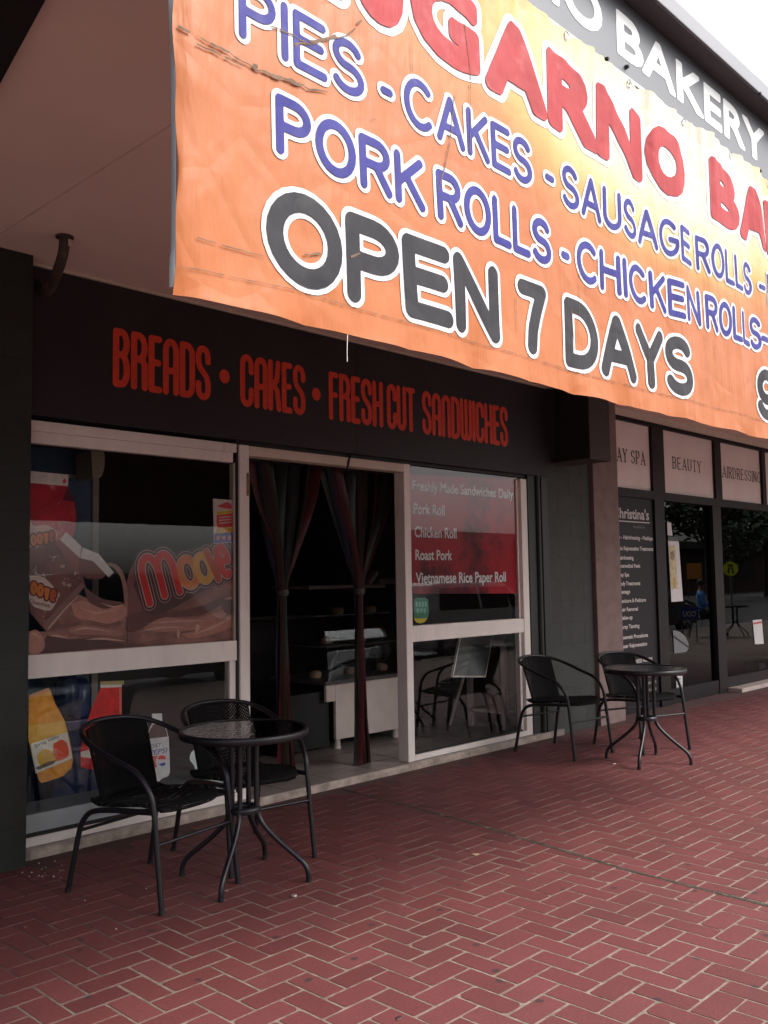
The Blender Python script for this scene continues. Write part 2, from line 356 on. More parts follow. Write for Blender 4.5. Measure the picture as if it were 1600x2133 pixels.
def mortar_material():
    m = bpy.data.materials.new('mortar'); m.use_nodes = True; N = m.node_tree.nodes; L = m.node_tree.links; b = N['Principled BSDF']
    tc = N.new('ShaderNodeTexCoord'); n = N.new('ShaderNodeTexNoise'); n.inputs['Scale'].default_value = 26; n.inputs['Detail'].default_value = 6; L.new(tc.outputs['Object'], n.inputs['Vector'])
    cr = N.new('ShaderNodeValToRGB'); cr.color_ramp.elements[0].position = .3; cr.color_ramp.elements[0].color = (.125, .085, .07, 1); cr.color_ramp.elements[1].position = .7; cr.color_ramp.elements[1].color = (.235, .18, .145, 1); L.new(n.outputs['Fac'], cr.inputs[0])
    # old joints filled with trodden dirt in broad irregular patches, thickest along the shop
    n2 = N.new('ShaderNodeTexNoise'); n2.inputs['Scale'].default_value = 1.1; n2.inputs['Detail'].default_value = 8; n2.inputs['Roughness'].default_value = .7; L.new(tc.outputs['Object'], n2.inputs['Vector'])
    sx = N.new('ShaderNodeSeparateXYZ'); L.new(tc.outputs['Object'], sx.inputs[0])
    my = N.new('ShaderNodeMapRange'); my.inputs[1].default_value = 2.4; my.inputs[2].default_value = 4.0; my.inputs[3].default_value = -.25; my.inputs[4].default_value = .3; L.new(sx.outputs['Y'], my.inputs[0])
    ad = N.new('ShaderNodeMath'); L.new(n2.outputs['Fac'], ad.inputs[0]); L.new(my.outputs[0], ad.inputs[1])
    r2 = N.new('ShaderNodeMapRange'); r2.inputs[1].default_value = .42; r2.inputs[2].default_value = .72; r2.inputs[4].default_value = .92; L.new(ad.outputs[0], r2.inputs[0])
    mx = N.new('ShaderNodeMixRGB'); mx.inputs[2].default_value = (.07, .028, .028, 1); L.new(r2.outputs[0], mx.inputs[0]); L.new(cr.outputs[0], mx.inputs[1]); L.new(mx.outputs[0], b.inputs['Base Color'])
    b.inputs['Roughness'].default_value = .9
    return m
YK = -1.35                                    # kerb line
pv = MB(); pv.add([(-12, YK, -.0008), (40, YK, -.0008), (40, 5.1, -.0008), (-12, 5.1, -.0008)], [(0, 1, 2, 3)], 0)
P_ = .1055; tones = [0.0]
def brick(x0, x1, y0, y1):
    g = random.uniform(.0034, .0056); j = lambda: random.uniform(-.0012, .0012)
    a0, a1, b0, b1 = x0+g+j(), x1-g+j(), y0+g+j(), y1-g+j(); r = .0016; z = .0006+random.uniform(-.0004, .0006)
    tx, ty = random.uniform(-.002, .002), random.uniform(-.002, .002); xc, yc = (x0+x1)/2, (y0+y1)/2
    c = random.uniform(.003, .007) if random.random() > .08 else random.uniform(.010, .018)
    out = [(a0+c, b0), (a1-c, b0), (a1, b0+c), (a1, b1-c), (a1-c, b1), (a0+c, b1), (a0, b1-c), (a0, b0+c)]
    top = []
    for x, y in out:
        xx = x+(xc-x)/abs(xc-x+1e-9)*r*.7; yy = y+(yc-y)/abs(yc-y+1e-9)*r*.7
        top.append((xx, yy, z+(xx-xc)*tx+(yy-yc)*ty))
    vs = [(x, y, -.006) for x, y in out]+top
    n0 = len(pv.f)
    pv.add(vs, [tuple(range(8, 16))]+[(i, (i+1) % 8, 8+(i+1) % 8, 8+i) for i in range(8)], 1)
    t = min(1, max(0, random.gauss(.5, .15))); tones.extend([t]*(len(pv.f)-n0))
ox, oy = 3.0225-P_, 1.6915-P_
rot_pts = []
for i in range(-32, 110):
    for j in range(-16, 32):
        x, y = ox+i*P_, oy+j*P_
        if y+P_ > 4.75 or y < .0: continue
        if x < .2 or x > 14.5 or (y < 1.0 and x > 6): continue
        k = (i-j+2) % 4
        if k == 0: brick(x, x+2*P_, y, y+P_)
        elif k == 2: brick(x, x+P_, y-P_, y+P_)
pave = pv.build('pavement', [mortar_material(), brick_material()]); tag(pave, 'red brick footpath laid in herringbone with pale mortar joints', kind='structure')
ta = pave.data.attributes.new('tone', 'FLOAT', 'FACE'); ta.data.foreach_set('value', tones)
M_asph = mat('asphalt', (.034, .033, .034), .85, var=.3, vs=3, bump=.4, bs=150)
rd = MB(); rd.add([(-900, -900, -.15), (900, -900, -.15), (900, 900, -.15), (-900, 900, -.15)], [(0, 1, 2, 3)]); tag(rd.build('road', M_asph), 'grey asphalt road and ground beyond the footpath', kind='structure')
kb = MB(); kb.box(-12, 40, YK-.16, YK-.002, -.149, -.004); tag(kb.build('kerb', mat('kerb concrete', (.33, .31, .29), .9)), 'pale concrete kerb along the footpath', kind='structure')
# old joint across the footpath: a ragged strip of mortar and moss
def joint_mat():
    m = mat('mossy joint', (.040, .034, .024), .95, var=.6, vs=30, dirt=(.24, .21, .16), dscale=6, dth=(.56, .66)); return m
jp = [(4.388, 4.70), (4.365, 4.4), (4.318, 3.818), (4.266, 3.405), (4.204, 3.026), (4.145, 2.681), (4.1, 2.386), (4.078, 2.127), (4.063, 1.888), (4.053, 1.671), (4.04, 1.2)]
jl = spline([(x, y, 0) for x, y in jp], 34); jb = MB(); vs = []
for q in jl:
    wl = .006+.010*random.random()+(.012 if random.random() < .12 else 0); wr = .006+.010*random.random()
    vs += [(q.x-wl, q.y, .0022), (q.x+random.uniform(-.003, .003), q.y, .0034), (q.x+wr, q.y, .0022)]
jb.add(vs, [(3*i+k, 3*i+3+k, 3*i+4+k, 3*i+1+k) for i in range(len(jl)-1) for k in (0, 1)], 0, True)
tag(jb.build('pavement_joint', joint_mat()), 'ragged mossy mortar joint running across the footpath', kind='structure')
# litter
def scrap(name, label, cat, px, py, size, m, shape='flat', group=None):
    c = gnd(px, py); b = MB(); n = 9
    r = [size*random.uniform(.55, 1.1) for _ in range(n)]; st = 1.9 if shape == 'long' else 1
    pts = [(c.x+r[k]*st*math.cos(2*PI*k/n), c.y+r[k]*math.sin(2*PI*k/n)) for k in range(n)]
    t = .003 if shape != 'cap' else .008
    b.add([(x, y, .003) for x, y in pts]+[(c.x+(x-c.x)*.8, c.y+(y-c.y)*.8, .003+t*random.uniform(.6, 1.3)) for x, y in pts],
          [tuple(range(n, 2*n))]+[(k, (k+1) % n, n+(k+1) % n, n+k) for k in range(n)])
    return tag(b.build(name, m), label, cat, group)
M_scrap = flat('pale scrap', (.55, .5, .46), .8); M_leaf = flat('dry leaf', (.30, .2, .12), .8); M_chip = flat('white chips', (.62, .6, .58), .8)
bc = MB(); c = gnd(612, 1868); bc.lathe([(0, .010), (.012, .010), (.015, .008), (.0165, .003), (.0150, .003), (.0145, .0055), (.0125, .0075), (0, .0078)], (c.x, c.y, 0), 18)  # bottle cap lying flat on the bricks
tag(bc.build('bottle_cap', mat('dull cap metal', (.35, .3, .29), .4, metal=.5)), 'dull grey bottle cap lying on the bricks right of the front table', 'litter')
scrap('paper_scrap', 'curled pale scrap lying on the bricks left of the mossy joint', 'litter', 990, 1781, .018, M_leaf, 'long')
scrap('paper_scrap', 'small pale scrap on the bricks in front of the far table', 'litter', 1280, 1592, .012, M_scrap, 'long')
scrap('dry_leaf', 'thin dark twig of leaf lying on the bricks at the very front', 'leaf', 832, 2122, .010, flat('dark leaf', (.05, .02, .02)), 'long')
cb = MB()
for k in range(30):
    px, py = (random.gauss(90, 32), random.gauss(1812, 12)) if k < 24 else (random.uniform(0, 520), random.uniform(1830, 1960))
    c = gnd(px, py); s = random.uniform(.0015, .0045)
    if c.y > 4.7 or (c.x < 2.19 and c.y > 4.6): continue
    cb.add([(c.x-s, c.y-s*.7, .003), (c.x+s, c.y-s*.4, .003), (c.x+s*.6, c.y+s, .003), (c.x-s*.5, c.y+s*.8, .003), (c.x, c.y, .003+s)], [(0, 1, 4), (1, 2, 4), (2, 3, 4), (3, 0, 4)])
tag(cb.build('crumbs', M_chip), 'scatter of white chips by the foot of the dark pier', 'debris', kind='stuff')

# ================================================================== bakery shop front
YW, YF, YG = 4.76, 4.80, 4.838                # fascia face, frame face, glass
X = lambda px, py, Y=YF: at(px, py, Y).x
Z = lambda px, py, Y=YF: at(px, py, Y).z
XL, XR = 2.22, 7.06
xpr = at(60, 1300, 4.66).x                    # right edge of the left pier
fl = MB(); fl.box(2.0, 7.2, 4.748, 9.2, -.02, .05)
tl = fl.build('tile_floor', M_floor_in); tag(tl, 'grey tiled shop floor and worn threshold step', kind='structure')
gb = MB()                                     # tile joints and the worn lip
for k in range(12): gb.box(2.3+k*.42, 2.304+k*.42, 4.752, 9, .0502, .0512)
for k in range(9): gb.box(2.2, 7.0, 5.02+k*.42, 5.024+k*.42, .0502, .0512)
gb.build('tile_joint', flat('tile grout', (.12, .09, .08)), tl)
lp = MB(); vs = []
nL = 120
for i in range(nL+1):
    x = XL+(XR-.02-XL)*i/nL; vs += [(x, 4.7475-.004*random.random(), .0), (x, 4.744-.005*random.random(), .038+.004*random.random()), (x, 4.752, .0525)]
lp.add(vs, [(3*i+k, 3*i+3+k, 3*i+4+k, 3*i+1+k) for i in range(nL) for k in (0, 1)], 0, True)
lp.build('step_lip', mat('worn concrete lip', (.36, .29, .25), .9, var=.35, vs=14, bump=.6, bs=60), tl)

shop = thing('bakery_shop', 'dark painted bakery shop front with white framed windows and open doorway', 'shop', (2.2, 4.76, 0))
def sh(mb, name, m, parent=shop):
    o = mb.build(name, m, None); o.parent = parent
    if parent is not None:
        bpy.context.view_layer.update(); o.matrix_parent_inverse = parent.matrix_world.inverted()
    return o
# left pier
p = MB(); p.box(1.2, xpr, 4.66, 5.2, -.05, 3.2); 
for k in range(1, 16): p.box(1.2, xpr+.0005, 4.6585, 4.66, k*.2, k*.2+.006, 1)
sh(p, 'pier', [M_pier, M_black])
# wall returning left, back and sides so that the inside stays dark
p = MB(); p.box(-9, 1.2, 4.66, 5.0, -.05, 3.4); p.box(2.0, 2.2, 5.2, 9.4, -.05, 3.4); p.box(7.08, 7.3, 5.0, 9.4, -.05, 3.4); p.box(2.0, 7.3, 9.2, 9.4, -.05, 3.4); p.box(-9, 20, 4.9, 9.4, 3.42, 7)
sh(p, 'wall', mat('dim inside wall', (.10, .085, .08), .8))
p = MB(); p.box(2.2, 7.08, 4.9, 9.2, 2.75, 2.9); sh(p, 'ceiling', mat('inside ceiling', (.22, .19, .17), .8))
# fascia
fas = MB(); xs_ = X(743, 925, YW)
zb = 2.337
fas.box(X(42, 700, YW), xs_-.0015, YW, 4.90, zb, 3.168); fas.box(xs_+.0015, XR, YW, 4.90, zb, 3.168)
fo = sh(fas, 'fascia', M_fascia)
fl_ = MB(); yb_ = YW-.003
bx = lambda a, b, c, d, Y: (a, b, c, d)
T1, B1 = 2.903, 2.556
def fb(px0, px1, py):                          # letter box on the fascia between two pixel columns
    return (X(px0, py, yb_), B1, X(px1, py, yb_), T1)
for txt, a, b, py in (('BREADS', 235, 439, 760), ('CAKES', 500, 636, 800), ('FRESH', 685, 798, 840), ('CUT', 806, 865, 860), ('SANDWICHES', 880, 1058, 890)):
    q = fb(a, b, py); th = .0205
    plane_strokes(fl_, fit_strokes(txt, TALL, q, th, gap=.26), q, yb_, 0, th, .005)
for px, py in ((468, 784), (659, 821)):
    c = at(px, py, yb_); fl_.add([(c.x+.04*math.cos(2*PI*k/24), yb_, c.z+.045*math.sin(2*PI*k/24)) for k in range(24)], [tuple(range(24))])
sh(fl_, 'lettering', M_red_sign, fo)
# left window
zt = Z(63, 874); zt2 = Z(63, 921); zm0, zm1 = Z(61, 1415), Z(61, 1365); xw1 = X(494, 1100)
wl = MB(); 
wl.box(xpr+.01, xw1, YF, YF+.07, zt-.058, zt, bev=.004); wl.box(xpr+.01, xw1-.02, YF+.012, YF+.07, zt2, zt-.0585, bev=.004)
wl.box(xpr+.01, xw1, YF+.006, YF+.08, zm0, zm1, bev=.004)
wl.box(xpr+.01, X(503, 1690), YF, YF+.07, .051, .098, bev=.004)
wl.box(X(483, 1500), xw1, YF+.02, YF+.075, .0985, zm0-.0005, bev=.003); wl.box(at(494.5, 1100, YF+.02).x, xw1, YF+.02, YF+.075, zm1+.0005, zt2-.0005, bev=.002)
W1 = sh(wl, 'window', M_white); 
p = MB(); p.box(xpr+.01, X(482, 1650), YF+.02, YF+.022, .118, .21); p.box(xpr+.01, X(482, 1650), YF+.022, YF+.3, .2, .212); sh(p, 'sill', mat('pale blue grey sill', (.34, .37, .385), .5, var=.12), W1)
p = MB(); p.box(xpr+.01, X(482, 1650), YF+.012, YF+.03, .0985, .116); sh(p, 'gasket', M_black, W1)
for z0, z1 in ((.212, zm0), (zm1, zt2)):
    p = MB(); p.add([(xpr+.01, YG, z0), (X(494, 1100), YG, z0), (X(494, 1100), YG, z1), (xpr+.01, YG, z1)], [(0, 1, 2, 3)]); sh(p, 'pane', M_glass, W1)
# door frame
xd0, xd1, xd2, xd3 = X(499, 1100), X(519, 1100), 5.172, 5.236
zh0, zh1 = 2.246, 2.312
d = MB(); d.box(xd0, xd1, YF-.004, YF+.10, .05, zh1, bev=.004); 
DF = sh(d, 'door_frame', M_white)
d = MB(); d.box(xd2, xd3, YF-.004, YF+.10, .05, zh1, bev=.004); o = sh(d, 'jamb', M_white, DF)
d = MB(); d.box(xd1+.0005, xd2-.0005, YF-.002, YF+.10, zh0, zh1-.002, bev=.004); sh(d, 'head', M_beige, DF)
d = MB(); d.box(xd1-.022, xd1+.003, YF-.007, YF-.0035, 1.98, 2.13, bev=.001); sh(d, 'strike_plate', mat('old brass', (.20, .13, .07), .45, metal=.6, var=.4, vs=40), DF)
d = MB(); d.box(xw1+.0008, xd0-.0008, YF+.012, YF+.09, .05, zh1-.01); sh(d, 'gap_strip', M_black, DF)
d = MB(); q = [at(x_, y_, YF-.006) for x_, y_ in ((733, 948), (728, 955), (725, 970), (723, 975))]; d.tube(spline([(v.x, v.y, v.z) for v in q], 4), .008, 6); sh(d, 'cable', M_black, DF)
d = MB(); d.box(xw1, XR, YF+.01, YF+.09, zh1+.0005, zb+.02); sh(d, 'head_gap', M_black)
# right window
xr0, xr1 = xd3+.001, X(1090, 1150); xre = X(1098, 1150); zr0, zr1 = Z(866, 1337), Z(862, 1304)
wr = MB()
wr.box(xr0, xr0+.010, YF-.001, YF+.07, .051, zh1-.004, bev=.003)
wr.box(xr1-.012, xre+.02, YF, YF+.07, .051, 2.30, bev=.004)
wr.box(xr0+.0105, xr1-.0125, YF+.004, YF+.08, zr0, zr1, bev=.004)
wr.box(xr0+.0105, xr1-.0125, YF-.002, YF+.07, .051, .092, bev=.004)
wr.box(xr1-.05, xr1-.0125, YF+.03, YF+.075, .0925, zr0-.001, bev=.003); wr.box(xr1-.04, xr1-.0125, YF+.03, YF+.075, zr1+.001, 2.29, bev=.003)
W2 = sh(wr, 'window', M_white)
p = MB(); p.box(xr0+.0105, xr1-.05, YF+.015, YF+.03, .0925, .104); sh(p, 'gasket', M_black, W2)
for z0, z1 in ((.104, zr0), (zr1, 2.31)):
    p = MB(); p.add([(xr0+.008, YG, z0), (xr1-.012, YG, z0), (xr1-.012, YG, z1), (xr0+.008, YG, z1)], [(0, 1, 2, 3)]); sh(p, 'pane', M_glass, W2)
# dark green corner post and roller guide right of the window
p = MB(); p.box(xre+.0205, XR-.1, YF-.01, 5.0, .0, zb-.001); p.box(XR-.1, XR, YF-.04, 5.0, 0, zb-.001, bev=.006)
p.tube([(XR-.13, YF-.012, .0), (XR-.13, YF-.012, zb-.002)], .028, 12); sh(p, 'corner_post', M_green)

# block wall between the shops
xb1 = at(1262, 1508, 4.80).x
bwt = thing('block_wall', 'grey green painted block wall between bakery window and pink pillar', 'wall', (XR, 4.79, 0))
p = MB(); ybw = 4.79; p.box(XR+.001, xb1+.1, ybw+.0016, 5.1, -.02, 3.168, 1)
hb = .2; k = 0
while k*hb < 3.1:
    off = 0 if k % 2 else .2; x = XR+.002-off
    while x < xb1:
        a0, a1 = max(x, XR+.002), min(x+.3985, xb1+.05)
        if a1-a0 > .02: p.box(a0, a1, ybw, ybw+.002, k*hb+.0018, k*hb+hb-.0018, 0, bev=.0008)
        x += .4
    k += 1
sh(p, 'wall', [M_block, mat('block joint', (.0255, .0275, .0255), .9)], bwt)
# pillar
pl = thing('pillar', 'dusky pink rendered pillar between the two shops', 'pillar', (8.1, 4.75, 0))
xp0, xp1 = at(1255, 1450, 4.748).x-.06, 8.292
p = MB(); p.box(xp0+.02, xp1, 4.748, 5.3, -.02, 3.17, bev=.006); sh(p, 'shaft', M_pillar, pl)
bxt = thing('wall_box', 'dark square box projecting from the wall under the awning', 'box', (7.35, 4.56, 2.5))
p = MB(); p.box(7.17, 7.52, 4.37, 4.786, 2.475, 3.165, bev=.004); sh(p, 'casing', M_boxw, bxt)
p = MB(); p.box(7.166, 7.17, 4.375, 4.74, 2.48, 3.15); sh(p, 'side_panel', M_black, bxt)

# ================================================================== awning
YB = 1.6                                      # plane of the hanging banner
aw = thing('awning', 'deep street awning with beige soffit and grey lettered fascia', 'awning', (4, 1.7, 3.2))
p = MB(); p.box(.6, 30, 1.70, 4.655, 3.17, 3.22); p.box(xpr, 30, 4.655, 4.90, 3.17, 3.22)
so_ = sh(p, 'soffit', M_soffit, aw)
M_jc = mat('joint cover', (.60, .45, .41), .8)
for xj in (1.899, 4.30, 6.70, 9.10, 11.5): p = MB(); p.box(xj-.004, xj+.004, 1.71, 4.65, 3.1685, 3.1699); sh(p, 'joint_strip', M_jc, so_)
p = MB(); p.box(X(40, 535, YW), XR, YW-.026, YW-.001, 3.150, 3.1695, bev=.004); p.box(XR, 30, 4.84, 4.87, 3.1, 3.1695); sh(p, 'cornice', M_beige, so_)
p = MB(); 
e0, e1 = (1.00, 1.5), (1.575, 4.65)
p.add([(-9, 1.5, 3.13), (e0[0], e0[1], 3.13), (e1[0], e1[1], 3.13), (-9, 4.65, 3.13), (-9, 1.5, 3.169), (e0[0], e0[1], 3.169), (e1[0], e1[1], 3.169), (-9, 4.65, 3.169)],
      [(0, 3, 2, 1), (4, 5, 6, 7), (0, 1, 5, 4), (1, 2, 6, 5), (2, 3, 7, 6), (3, 0, 4, 7)]); sh(p, 'dark_soffit', M_unlit, aw)  # neighbour's soffit, its lack of light put into the black colour
zsb, zst = 3.243, 3.563
p = MB(); p.box(-9, 30, YB+.05, YB+.10, 3.10, zst-.001); fp = sh(p, 'fascia_board', M_black, aw)
p = MB(); p.box(.2, 30, YB+.030, YB+.049, zsb+.022, zst, bev=.002); sp = sh(p, 'sign_panel', M_greysign, aw)
p = MB(); p.box(.2, 30, YB+.012, YB+.049, zsb-.004, zsb+.012, bev=.002); sh(p, 'trim_strip', M_trim, aw)
p = MB(); p.box(.2, 30, YB+.030, YB+.049, zsb+.0125, zsb+.0215); sh(p, 'dark_line', M_black, aw)  # black strip between the white trim and the grey sign
ycap = 1.539*1.0
p = MB(); p.box(-9, 30, ycap, YB+.12, zst+.001, 3.632, bev=.004); p.box(-9, 30, YB+.12, 4.9, 3.58, 3.64); cp_ = sh(p, 'cap_flashing', M_cap, aw)
p = MB(); p.box(-9, 30, ycap+.006, YB+.0295, zst-.004, zst+.0005); sh(p, 'cap_shade', mat('underside shade', (.035, .02, .028), .7), cp_)  # dark sheet under the cap, standing in for the overhang's shadow
ys = YB+.0285; lt = MB()
bz0 = at(1290.7, 113.4, ys).z; bz1 = at(1286.5, 18.6, ys).z
plane_text(lt, 'BAKERY', (X(1284.5, 60, ys), bz0, X(1592, 290, ys), bz1), ys, 0, bold=.009)
xo1 = X(1254, 20, ys); ow = (X(1592, 290, ys)-X(1284.5, 60, ys))/6.2
plane_text(lt, 'LUGARNO', (xo1-ow*7.1, bz0, xo1, bz1), ys, 0, bold=.009)
sh(lt, 'lettering', mat('white sign lettering', (.9, .9, .9), .4, var=.02), sp)
for (px, py, yy) in ((1304, 140, YB+.028), (1581, 357, YB+.028), (1580, 196, ycap-.002), (1262, 124, YB+.01)):
    c = at(px, py, yy); p = MB(); p.tube([(c.x, c.y, c.z), (c.x, c.y-.012, c.z)], [.009, .006], 8); sh(p, 'bolt', M_black, aw)
# bent drain pipe
pt = thing('drain_pipe', 'rusty bent pipe running from soffit to fascia at left', 'pipe', (2.14, 4.3, 3.1))
a0 = gnd(135, 492, 3.17); a1 = at(84, 596, 4.757)
q = [(a0.x, a0.y, 3.168), (a0.x, a0.y+.01, 3.10), (a0.x+.01, a0.y+.08, 3.03), (a1.x-.02, 4.62, 2.985), (a1.x, 4.76, a1.z)]
p = MB(); p.tube(spline(q, 6), .027, 14); sh(p, 'tube', M_rust, pt)
p = MB(); p.lathe([(.028, 0), (.045, -.001), (.045, -.008), (.028, -.008)], (a0.x, a0.y, 3.169), 20); sh(p, 'flange', M_rust, pt)
p = MB(); p.box(a0.x+.005, a0.x+.022, a0.y-.031, a0.y-.024, 3.115, 3.15); sh(p, 'label_patch', flat('pale patch', (.55, .45, .4)), pt)

# ================================================================== banner
UL, UR = at(362, 330, YB).x, 7.0
VB, VT = 2.008, 3.2405
def wave(u, v):
    f = (v-VB)/(VT-VB)
    y = .010*math.sin(1.9*u+1.2*v)+.006*math.sin(4.3*u-2.1*v+1)
    y += .0045*math.exp(-(VT-v)/.14)*(math.sin(74*u+2*math.sin(9*u))+.6*math.sin(41*u+1.3))
    y += .008*max(0, min(1, (u-2.0)/1.2))*(math.sin(15*u+2.2*v)+.7*math.sin(27*u-1.5*v+math.sin(6*u)))*(.35+.65*f)
    s = abs(math.sin(PI*(u-.1)/.31+.7*math.sin(2.7*u)))
    y += -.007*math.exp(-(v-VB)/.05)*(s-.5)+.004*max(0, 1-abs(((u*1.9+.35*math.sin(2.1*u)) % 1)-.5)/.10)*math.exp(-(v-VB)/.16)+.006*math.exp(-(v-VB)/.22)*math.sin(13*u-9*v)
    y += -.028*(1-f)**2*.6
    if u < UL+.06: y += .01*((UL+.06-u)/.06)**2
    return YB+y
def vbot(u): return VB+.0035*abs(math.sin(PI*(u-.1)/.31+.7*math.sin(2.7*u)))**.6+.0008*math.sin(31*u)
def bput(o):
    return lambda u, v: (u, wave(u, v)-o, v)
def print_mat():
    m = bpy.data.materials.new('orange sunburst print'); m.use_nodes = True; N = m.node_tree.nodes; L = m.node_tree.links; b = N['Principled BSDF']
    tc = N.new('ShaderNodeTexCoord'); mp = N.new('ShaderNodeMapping'); mp.vector_type = 'POINT'
    c = at(1420, 330, YB); mp.inputs['Location'].default_value = (-c.x/2.05, 0, -(c.z)/.70); mp.inputs['Scale'].default_value = (1/2.05, 0, 1/.70); L.new(tc.outputs['Object'], mp.inputs[0])
    ln = N.new('ShaderNodeVectorMath'); ln.operation = 'LENGTH'; L.new(mp.outputs[0], ln.inputs[0])
    n = N.new('ShaderNodeTexNoise'); n.inputs['Scale'].default_value = 2.2; n.inputs['Detail'].default_value = 3; L.new(tc.outputs['Object'], n.inputs['Vector'])
    ad = N.new('ShaderNodeMath'); ad.operation = 'MULTIPLY_ADD'; ad.inputs[1].default_value = .22; L.new(n.outputs['Fac'], ad.inputs[0]); L.new(ln.outputs['Value'], ad.inputs[2])
    cr = N.new('ShaderNodeValToRGB'); L.new(ad.outputs[0], cr.inputs[0]); el = cr.color_ramp.elements
    el[0].position = .40; el[0].color = (.62, .56, .45, 1); el[1].position = 1.0; el[1].color = (.405, .118, .033, 1)
    for p_, k in ((.55, (.62, .51, .28, 1)), (.70, (.53, .32, .095, 1)), (.82, (.44, .175, .048, 1))):
        e = el.new(p_); e.color = k
    # rubbed streaks
    n2 = N.new('ShaderNodeTexNoise'); n2.inputs['Scale'].default_value = 9; n2.inputs['Detail'].default_value = 9; n2.inputs['Roughness'].default_value = .75; L.new(tc.outputs['Object'], n2.inputs['Vector'])
    r2 = N.new('ShaderNodeMapRange'); r2.inputs[1].default_value = .5; r2.inputs[2].default_value = .8; r2.inputs[4].default_value = .45; L.new(n2.outputs['Fac'], r2.inputs[0])
    mx = N.new('ShaderNodeMixRGB'); mx.inputs[2].default_value = (.45, .185, .075, 1); L.new(r2.outputs[0], mx.inputs[0]); L.new(cr.outputs[0], mx.inputs[1])
    L.new(mx.outputs[0], b.inputs['Base Color']); b.inputs['Roughness'].default_value = .40; b.inputs['Specular IOR Level'].default_value = .26
    add_wrinkle(N, L, b, tc); return m
def add_wrinkle(N, L, b, tc):
    n3 = N.new('ShaderNodeTexNoise'); n3.inputs['Scale'].default_value = 3.2; n3.inputs['Detail'].default_value = 3; n3.inputs['Roughness'].default_value = .45; n3.inputs['Distortion'].default_value = .3; L.new(tc.outputs['Object'], n3.inputs['Vector'])
    vo = N.new('ShaderNodeTexVoronoi'); vo.feature = 'DISTANCE_TO_EDGE'; vo.inputs['Scale'].default_value = 5; L.new(tc.outputs['Object'], vo.inputs['Vector'])
    mr = N.new('ShaderNodeMapRange'); mr.inputs[2].default_value = .12; L.new(vo.outputs['Distance'], mr.inputs[0])
    ma = N.new('ShaderNodeMath'); ma.operation = 'MULTIPLY_ADD'; ma.inputs[1].default_value = .05; L.new(mr.outputs[0], ma.inputs[0]); L.new(n3.outputs['Fac'], ma.inputs[2])
    mp2 = N.new('ShaderNodeMapping'); mp2.inputs['Scale'].default_value = (9, 1, 1.5); mp2.inputs['Rotation'].default_value = (0, .18, 0); L.new(tc.outputs['Object'], mp2.inputs[0])
    n4 = N.new('ShaderNodeTexNoise'); n4.inputs['Scale'].default_value = 1; n4.inputs['Detail'].default_value = 4; n4.inputs['Roughness'].default_value = .5; n4.inputs['Distortion'].default_value = .4; L.new(mp2.outputs[0], n4.inputs['Vector'])
    m4 = N.new('ShaderNodeMath'); m4.operation = 'MULTIPLY_ADD'; m4.inputs[1].default_value = .8; L.new(n4.outputs['Fac'], m4.inputs[0]); L.new(ma.outputs[0], m4.inputs[2])
    bu = N.new('ShaderNodeBump'); bu.inputs['Strength'].default_value = .55; bu.inputs['Distance'].default_value = .03; L.new(m4.outputs[0], bu.inputs['Height']); L.new(bu.outputs[0], b.inputs['Normal'])
def ink(name, col, rough=.4, scuff=None):
    m = mat(name, col, rough, var=.10, vs=9, dirt=scuff, dscale=14, dth=(.58, .8)) if scuff else mat(name, col, rough, var=.08, vs=9)
    m.node_tree.nodes['Principled BSDF'].inputs['Specular IOR Level'].default_value = .15; m.node_tree.nodes['Principled BSDF'].inputs['Roughness'].default_value = .45
    N = m.node_tree.nodes; L = m.node_tree.links; add_wrinkle(N, L, N['Principled BSDF'], [n for n in N if n.type == 'TEX_COORD'][0]); return m
M_print = print_mat(); M_back = mat('banner back', (.22, .15, .11), .7); M_inkw = ink('white outline ink', (.66, .65, .69)); M_inkb = ink('blue ink', (.030, .027, .20), scuff=(.075, .07, .28))
M_inkk = ink('charcoal ink', (.024, .022, .027), .4, scuff=(.045, .042, .047)); M_inkr = ink('red ink', (.36, .032, .036), .4, scuff=(.44, .10, .10)); M_frayed = flat('frayed brown crack', (.16, .10, .065), .9, .3)
ban = thing('banner', 'big wrinkled orange vinyl banner with white outlined blue, red and black lettering', 'banner', (3.1, YB, VB))
nu, nv = 760, 120; us = [UL+(UR-UL)*i/nu for i in range(nu+1)]; vs = []
for j in range(nv+1):
    for u in us:
        v = vbot(u)+(VT-vbot(u))*(j/nv)**1.15; uu = u+(.004*math.sin(9*v)+.0025*math.sin(31*v) if u == UL else 0)
        vs.append((uu, wave(u, v), v))
b = MB(); b.add(vs, [(j*(nu+1)+i, j*(nu+1)+i+1, (j+1)*(nu+1)+i+1, (j+1)*(nu+1)+i) for j in range(nv) for i in range(nu)], 0, True)
n0 = len(b.v); b.add([(x, y+.0012, z) for x, y, z in vs], [((j+1)*(nu+1)+i, (j+1)*(nu+1)+i+1, j*(nu+1)+i+1, j*(nu+1)+i) for j in range(nv) for i in range(nu)], 1, True)
sh(b, 'cloth', [M_print, M_back], ban)
